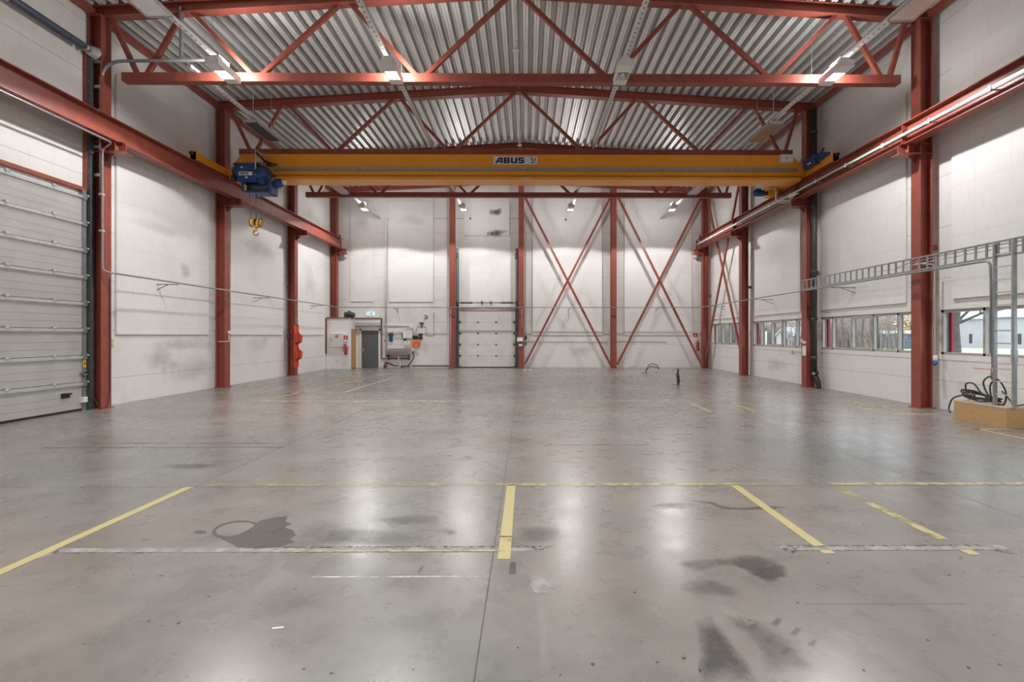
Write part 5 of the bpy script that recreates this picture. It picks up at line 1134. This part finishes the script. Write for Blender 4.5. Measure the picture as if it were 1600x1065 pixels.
for u in (987, 1042): a, b = bw(u - 1.5, 536), bw(u + 1.5, 533.5); B(a.x, b.x, YB - 0.06, YB, a.z, b.z).build('socket', 'offwhite', t)
pipe([bw(605, 341.5) + V((0, -0.03, 0)), bw(819.5, 341.5) + V((0, -0.03, 0)), bw(821, 343) + V((0, -0.03, 0)), bw(821, 523) + V((0, -0.03, 0))], 0.013, 'high_conduit', 'thin conduit high along the end wall and down beside the control column', 'conduit', 'stainless', 6, 0.05)
pipe([(-4.2, 27.1, 3.3), (-4.2, 27.1, 0.25)], 0.014, 'column_conduit', 'pale conduit down the column left of the end overhead door', 'conduit', 'offwhite', 6)

# ---- cable ends and stubs standing out of the floor
p0 = on_floor(1009, 583)
t = thing('floor_cable', 'dark cables arching out of the floor near the end wall', 'cable', p0, 'cable ends standing out of the floor')
for k, (a, h) in enumerate(((0.55, 0.46), (0.55, 0.33))):
    MB().tube(curve([p0, p0 + V((0.05, 0, h * 0.5)), p0 + V((0.18, 0, h * 0.9)), p0 + V((0.36, 0.02, h)), p0 + V((a, 0.03, h * 0.85)), p0 + V((a + 0.1, 0.03, h * 0.55))]), 0.018, 8).build('cable', 'hose', t)
B(p0.x - 0.2, p0.x + 0.1, p0.y - 0.12, p0.y + 0.12, 0.0, 0.012).build('floor_plate', 'dark_steel', t)
p0 = on_floor(1059, 601)
t = thing('floor_cable', 'bundle of short cable ends standing upright out of the floor', 'cable', p0, 'cable ends standing out of the floor')
for k, (dx_, h) in enumerate(((0, 0.62), (0.035, 0.56), (-0.03, 0.45), (0.06, 0.3))):
    MB().tube(curve([p0 + V((dx_ * 0.4, 0, 0)), p0 + V((dx_ + 0.01, 0.0, h * 0.5)), p0 + V((dx_ - 0.01, 0.02, h * 0.85)), p0 + V((0.03 + dx_, 0.02, h))]), 0.02, 8).build('cable', 'hose', t)
B(p0.x - 0.16, p0.x + 0.05, p0.y - 0.1, p0.y + 0.1, 0.0, 0.01).build('floor_plate', 'dark_steel', t)
for u, lab in ((819.8, 'short white stub on the floor next to the door control column'), (829, 'short white stub on the floor, the one further from the overhead door')):
    p0 = on_floor(u, 581); tag(MB().cyl(p0, p0 + V((0, 0, 0.15)), 0.025, 8).build('floor_stub', 'sign_white'), lab, 'floor stub', 'white floor stubs')

# ================================================================== OUTSIDE
def gz(x, y): return -0.1 + max(0, (x - 12)) * 0.020 + 0.12 * math.sin(x * 0.21 + y * 0.13)
mb = MB(); xs = [XR + 0.31 + k * 3.0 for k in range(46)]; ysr = [-20 + k * 6.0 for k in range(40)]
mb.add([(x, y, gz(x, y) if x > 14 else -0.1) for x in xs for y in ysr], [(i * 40 + j, (i + 1) * 40 + j, (i + 1) * 40 + j + 1, i * 40 + j + 1) for i in range(45) for j in range(39)], True)
m, nt, b = new_mat('yard_ground')
g = node(nt, 'ShaderNodeNewGeometry'); n1 = node(nt, 'ShaderNodeTexNoise', **{'Scale': 0.09, 'Detail': 5.0, 'Roughness': 0.6}); n2 = node(nt, 'ShaderNodeTexNoise', **{'Scale': 2.0, 'Detail': 6.0})
nt.links.new(g.outputs['Position'], n1.inputs['Vector']); nt.links.new(g.outputs['Position'], n2.inputs['Vector'])
c = ramp(nt, n1.outputs[0], [(0.40, (0.50, 0.485, 0.47)), (0.50, (0.46, 0.44, 0.40)), (0.60, (0.42, 0.46, 0.27)), (0.70, (0.50, 0.47, 0.38))]).outputs[0]
c = mixc(nt, 0.7, c, ramp(nt, n2.outputs[0], [(0.3, (0.7, 0.7, 0.7)), (0.7, (1.15, 1.15, 1.15))]).outputs[0], 'MULTIPLY')
nt.links.new(c, b.inputs['Base Color']); b.inputs['Roughness'].default_value = 0.9
M['yard'] = m
struct('ground', mb, 'yard', 'pale gravel yard with grassy patches outside the windows', 'ground')
mb = MB(); hn = 26
hx = [64 + k * 3.2 for k in range(hn)]; hy = [-10 + k * 9.0 for k in range(40)]; rd = random.Random(77)
mb.add([(x, y, 0.4 + (1 - math.cos(PI * k / (hn - 1))) * 15.0 + (rd.uniform(-.6, .6) if k else 0)) for k, x in enumerate(hx) for y in hy], [(i * 40 + j, (i + 1) * 40 + j, (i + 1) * 40 + j + 1, i * 40 + j + 1) for i in range(hn - 1) for j in range(39)])
m, nt, b = new_mat('brush_covered_slope'); g = node(nt, 'ShaderNodeNewGeometry'); mp = node(nt, 'ShaderNodeMapping'); mp.inputs['Scale'].default_value = (1, 1, 0.35)
n1 = node(nt, 'ShaderNodeTexNoise', **{'Scale': 0.9, 'Detail': 9.0, 'Roughness': 0.75}); nt.links.new(g.outputs['Position'], mp.inputs[0]); nt.links.new(mp.outputs[0], n1.inputs['Vector'])
nt.links.new(ramp(nt, n1.outputs[0], [(0.34, (0.17, 0.14, 0.125)), (0.5, (0.36, 0.32, 0.30)), (0.64, (0.50, 0.47, 0.45))]).outputs[0], b.inputs['Base Color']); b.inputs['Roughness'].default_value = 0.9
M['slope'] = m
struct('hill', mb, 'slope', 'brown brush covered hillside rising beyond the yard outside the windows', 'hill')
M['bark'] = paint('bark', (0.10, 0.092, 0.088), 0.8, 0.3, 8.0)
M['twig'] = paint('bare_twigs', (0.26, 0.215, 0.19), 0.8, 0.25, 4.0)
M['brush'] = paint('brown_brush', (0.33, 0.275, 0.235), 0.9, 0.25, 2.0)
M['leaf_yellow'] = paint('yellow_leaves', (0.72, 0.46, 0.18), 0.8, 0.2, 6.0)
M['leaf_green'] = paint('evergreen', (0.12, 0.19, 0.10), 0.8, 0.3, 3.0)
M['shed_blue'] = paint('blue_shed', (0.20, 0.27, 0.38), 0.6, 0.1, 2.0)
M['house'] = paint('pale_cladding', (0.46, 0.45, 0.45), 0.6, 0.08, 1.0)
M['roof'] = paint('pale_roof', (0.58, 0.59, 0.61), 0.6, 0.06, 1.0)
M['dark'] = paint('dark_window', (0.06, 0.065, 0.07), 0.3, 0.1, 2.0)
def tree(loc, h, r, label, seed, twig='twig', leaf=None, lean=0.05, levels=4, group='bare trees outside the windows', spread=0.55):
    rd = random.Random(seed); loc = V(loc); t = thing('bare_tree', label, 'tree', loc, group)
    trunk = MB(); br = MB(); lf = MB()
    top = loc + V((rd.uniform(-lean, lean) * h, rd.uniform(-lean, lean) * h, h * 0.9)); n = 7
    tp = [loc.lerp(top, k / n) + V((rd.uniform(-1, 1) * r * 0.5, rd.uniform(-1, 1) * r * 0.5, 0)) for k in range(n + 1)]
    trunk.tube(tp, [r * (1.15 - 0.95 * k / n) for k in range(n + 1)], 10)
    def grow(p, d, L, rr, lv):
        pts = [p]; q = p
        for k in range(3):
            d = (d + V((rd.uniform(-.25, .25), rd.uniform(-.25, .25), rd.uniform(-.08, .22)))).normalized(); q = q + d * L / 3; pts.append(q)
        br.tube(pts, [rr, rr * 0.8, rr * 0.6, rr * 0.35], 5 if lv > 1 else 3, False)
        if leaf and lv <= 2:
            for _ in range(7):
                c = pts[-1] + V((rd.gauss(0, .3), rd.gauss(0, .3), rd.gauss(0, .3))); s = rd.uniform(.06, .14)
                a = V((rd.gauss(0, 1), rd.gauss(0, 1), rd.gauss(0, 1))).normalized() * s; e = a.orthogonal().normalized() * s * .7
                lf.add([c - a, c + e, c + a, c - e], [(0, 1, 2, 3)])
        if lv > 0:
            for _ in range(rd.choice((3, 3, 4))):
                i = rd.choice((1, 2, 3)); nd = (d + V((rd.gauss(0, spread), rd.gauss(0, spread), rd.gauss(0.1, spread)))).normalized()
                grow(pts[i], nd, L * rd.uniform(.55, .8), rr * 0.55, lv - 1)
    for k in range(9):
        i = rd.randint(2, n - 1); a = rd.uniform(0, 6.28)
        grow(tp[i], V((math.cos(a), math.sin(a), rd.uniform(.2, .9))).normalized(), h * rd.uniform(.16, .30), r * 0.26, levels - 1)
    trunk.build('trunk', 'bark', t); br.build('branches', twig if twig else 'bark', t)
    if leaf: lf.build('foliage', leaf, t)
    return t
def out(u, x):
    r = ray(u, 524); return (x, r.y * x / r.x)
def at_ground(u, x): a = out(u, x); return (a[0], a[1], (gz(*a) if x > 14 else -0.1))
tree(at_ground(1493, 15.0), 9.0, 0.20, 'thick bare tree close outside the window behind the upright ladder', 5, 'bark', lean=0.005, levels=4)
spots = [(1118, 26, 9, 0.16), (1128, 20, 8, 0.13), (1142, 30, 9, 0.16), (1150, 22, 7, 0.10), (1178, 26, 9, 0.20), (1191, 34, 9, 0.15), (1208, 30, 10, 0.14), (1245, 33, 8, 0.14),
         (1296, 24, 8, 0.13), (1316, 30, 9, 0.14), (1347, 28, 8, 0.10), (1372, 34, 9, 0.14)]
wh = ['window behind the slanting braces', 'window beyond the downpipe', 'window right of the downpipe']
for k, (u, x, h, r) in enumerate(spots):
    w_ = wh[0] if u < 1170 else wh[1] if u < 1270 else wh[2]
    nth = ['farthest left', 'second from the left', 'third from the left', 'fourth from the left'][k if k < 4 else (k - 4) % 4]
    tree(at_ground(u, x), h, r, 'bare grey tree, %s in the %s' % (nth, w_), 20 + k, levels=4)
tree(at_ground(1404, 26), 6.0, 0.10, 'tree with yellow autumn leaves seen beside the blue shed', 50, leaf='leaf_yellow', levels=3, group='')
def bush(loc, w_, d_, h, label, seed, mat='brush'):
    rd = random.Random(seed); m = MB(); loc = V(loc)
    for _ in range(420):
        p = loc + V((rd.uniform(-w_, w_), rd.uniform(-d_, d_), 0)); q = p + V((rd.gauss(0, .35), rd.gauss(0, .35), h * rd.uniform(.5, 1.1)))
        m.tube([p, p.lerp(q, .5) + V((rd.gauss(0, .12), rd.gauss(0, .12), 0)), q], [0.035, 0.025, 0.008], 3, False)
        for _ in range(3):
            s_ = p.lerp(q, rd.uniform(.3, .9)); m.tube([s_, s_ + V((rd.gauss(0, .5), rd.gauss(0, .5), rd.uniform(.1, .6)))], [0.018, 0.006], 3, False)
    return tag(m.build('bare_bush', mat), label, 'bush', 'bare brown thickets outside the windows')
for k, (u, x, w_, d_, h, lab) in enumerate(((1124, 34, 2, 7, 4.5, 'brown thicket in the left half of the window band behind the slanting braces'), (1148, 36, 2, 7, 4.5, 'brown thicket in the right half of the window band behind the slanting braces'),
        (1185, 40, 2, 8, 4.5, 'brown thicket left of the small white house'), (1240, 40, 2, 8, 4.2, 'brown thicket right of the small white house'),
        (1290, 36, 2, 6, 4.0, 'brown thicket beside the black downpipe, in the window band nearer the camera'), (1318, 34, 2, 6, 3.6, 'brown thicket left of the blue shed'), (1350, 46, 3, 8, 5.0, 'brown thicket behind the left end of the blue shed'), (1390, 50, 3, 10, 5.0, 'brown thicket behind the blue shed'))):
    bush(at_ground(u, x), w_, d_, h, lab, 70 + k)
def building(name, label, cat, x0, x1, y0, y1, z0, zw, zr, wall, ridge='y', wins=()):
    t = thing(name, label, cat, ((x0 + x1) / 2, (y0 + y1) / 2, z0))
    m = MB().box(x0, x1, y0, y1, z0, zw)
    if ridge == 'y':
        m.ext([(x0, zw), (x1, zw), ((x0 + x1) / 2, zr)], (0, y0, 0), (0, y1, 0), (1, 0, 0), (0, 0, 1)); m.build('walls', wall, t)
        for s, e in ((x0 - 0.3, (x0 + x1) / 2), (x1 + 0.3, (x0 + x1) / 2)):
            k = (zr - zw) / ((x1 - x0) / 2); zz = zw - 0.3 * k
            MB().ext([(s, zz), (e, zr), (e, zr + 0.12), (s, zz + 0.12)], (0, y0 - 0.3, 0), (0, y1 + 0.3, 0), (1, 0, 0), (0, 0, 1)).build('roof', 'roof', t)
    else:
        m.ext([(y0, zw), (y1, zw), ((y0 + y1) / 2, zr)], (x0, 0, 0), (x1, 0, 0), (0, 1, 0), (0, 0, 1)); m.build('walls', wall, t)
        for s, e in ((y0 - 0.3, (y0 + y1) / 2), (y1 + 0.3, (y0 + y1) / 2)):
            k = (zr - zw) / ((y1 - y0) / 2); zz = zw - 0.3 * k
            MB().ext([(s, zz), (e, zr), (e, zr + 0.12), (s, zz + 0.12)], (x0 - 0.3, 0, 0), (x1 + 0.3, 0, 0), (0, 1, 0), (0, 0, 1)).build('roof', 'roof', t)
    for (a0, a1, z2, z3) in wins: B(x0 - 0.05, x0 + 0.02, a0, a1, z2, z3).build('window', 'dark', t)
    return t
a = out(1226, 36); g0 = gz(*a)
building('garden_house', 'small white gabled house seen through the window band beyond the downpipe', 'house', 36, 40, a[1] - 2.2, a[1] + 2.2, g0 - 0.3, g0 + 1.5, g0 + 2.6, 'house', 'x', ((a[1] - 0.6, a[1] + 0.3, g0 + 0.1, g0 + 1.2),))
a, c = out(1345, 38), out(1424, 38); g0 = gz(*a)
building('blue_shed', 'long low blue shed seen through the window band nearest the downpipe', 'shed', 38, 40, c[1], a[1], g0 - 0.4, g0 + 1.55, g0 + 1.75, 'shed_blue', 'y')
a, c = out(1413, 52), out(1455, 52); g0 = gz(*a)
building('grey_house', 'pale house with a light roof above the blue shed', 'house', 52, 60, c[1], a[1], g0 - 0.5, g0 + 3.0, g0 + 6.0, 'house', 'y', ((c[1] + 2, c[1] + 3.2, g0 + 1, g0 + 2.4),))
a, c = out(1496, 48), out(1700, 48); g0 = gz(*a)
ww = [(c[1] + 3 + k * 2.6, c[1] + 3.3 + k * 2.6, g0 + 0.5, g0 + 1.5) for k in range(14)]
building('long_warehouse', 'long pale warehouse with a light roof behind the thick bare tree', 'building', 48, 62, c[1], a[1] + 2, g0 - 0.5, g0 + 3.2, g0 + 6.2, 'house', 'y', ww)
a = at_ground(1197, 30)
tag(MB().cyl(a, V(a) + V((0, 0, 2.0)), 0.10, 8).build('white_post', 'sign_white'), 'white post standing in the yard left of the small white house', 'post')
# ================================================================== LIGHT
w = bpy.data.worlds.new('overcast_sky'); sc.world = w; w.use_nodes = True
bg = w.node_tree.nodes['Background']; bg.inputs[0].default_value = (0.82, 0.91, 1.0, 1); bg.inputs[1].default_value = 2.6
sc.view_settings.view_transform = 'Standard'; sc.view_settings.look = 'None'
sc.view_settings.exposure = 0.27; sc.view_settings.gamma = 1.0; sc.view_settings.use_curve_mapping = False
sc.cycles.max_bounces = 10; sc.cycles.diffuse_bounces = 6; sc.cycles.transparent_max_bounces = 16
sc.cycles.use_denoising = True; sc.cycles.sample_clamp_indirect = 3.0
sc.cycles.denoising_prefilter = 'NONE'; sc.cycles.denoising_input_passes = 'RGB_ALBEDO_NORMAL'
sc.cycles.caustics_reflective = False; sc.cycles.caustics_refractive = False; sc.cycles.use_adaptive_sampling = False
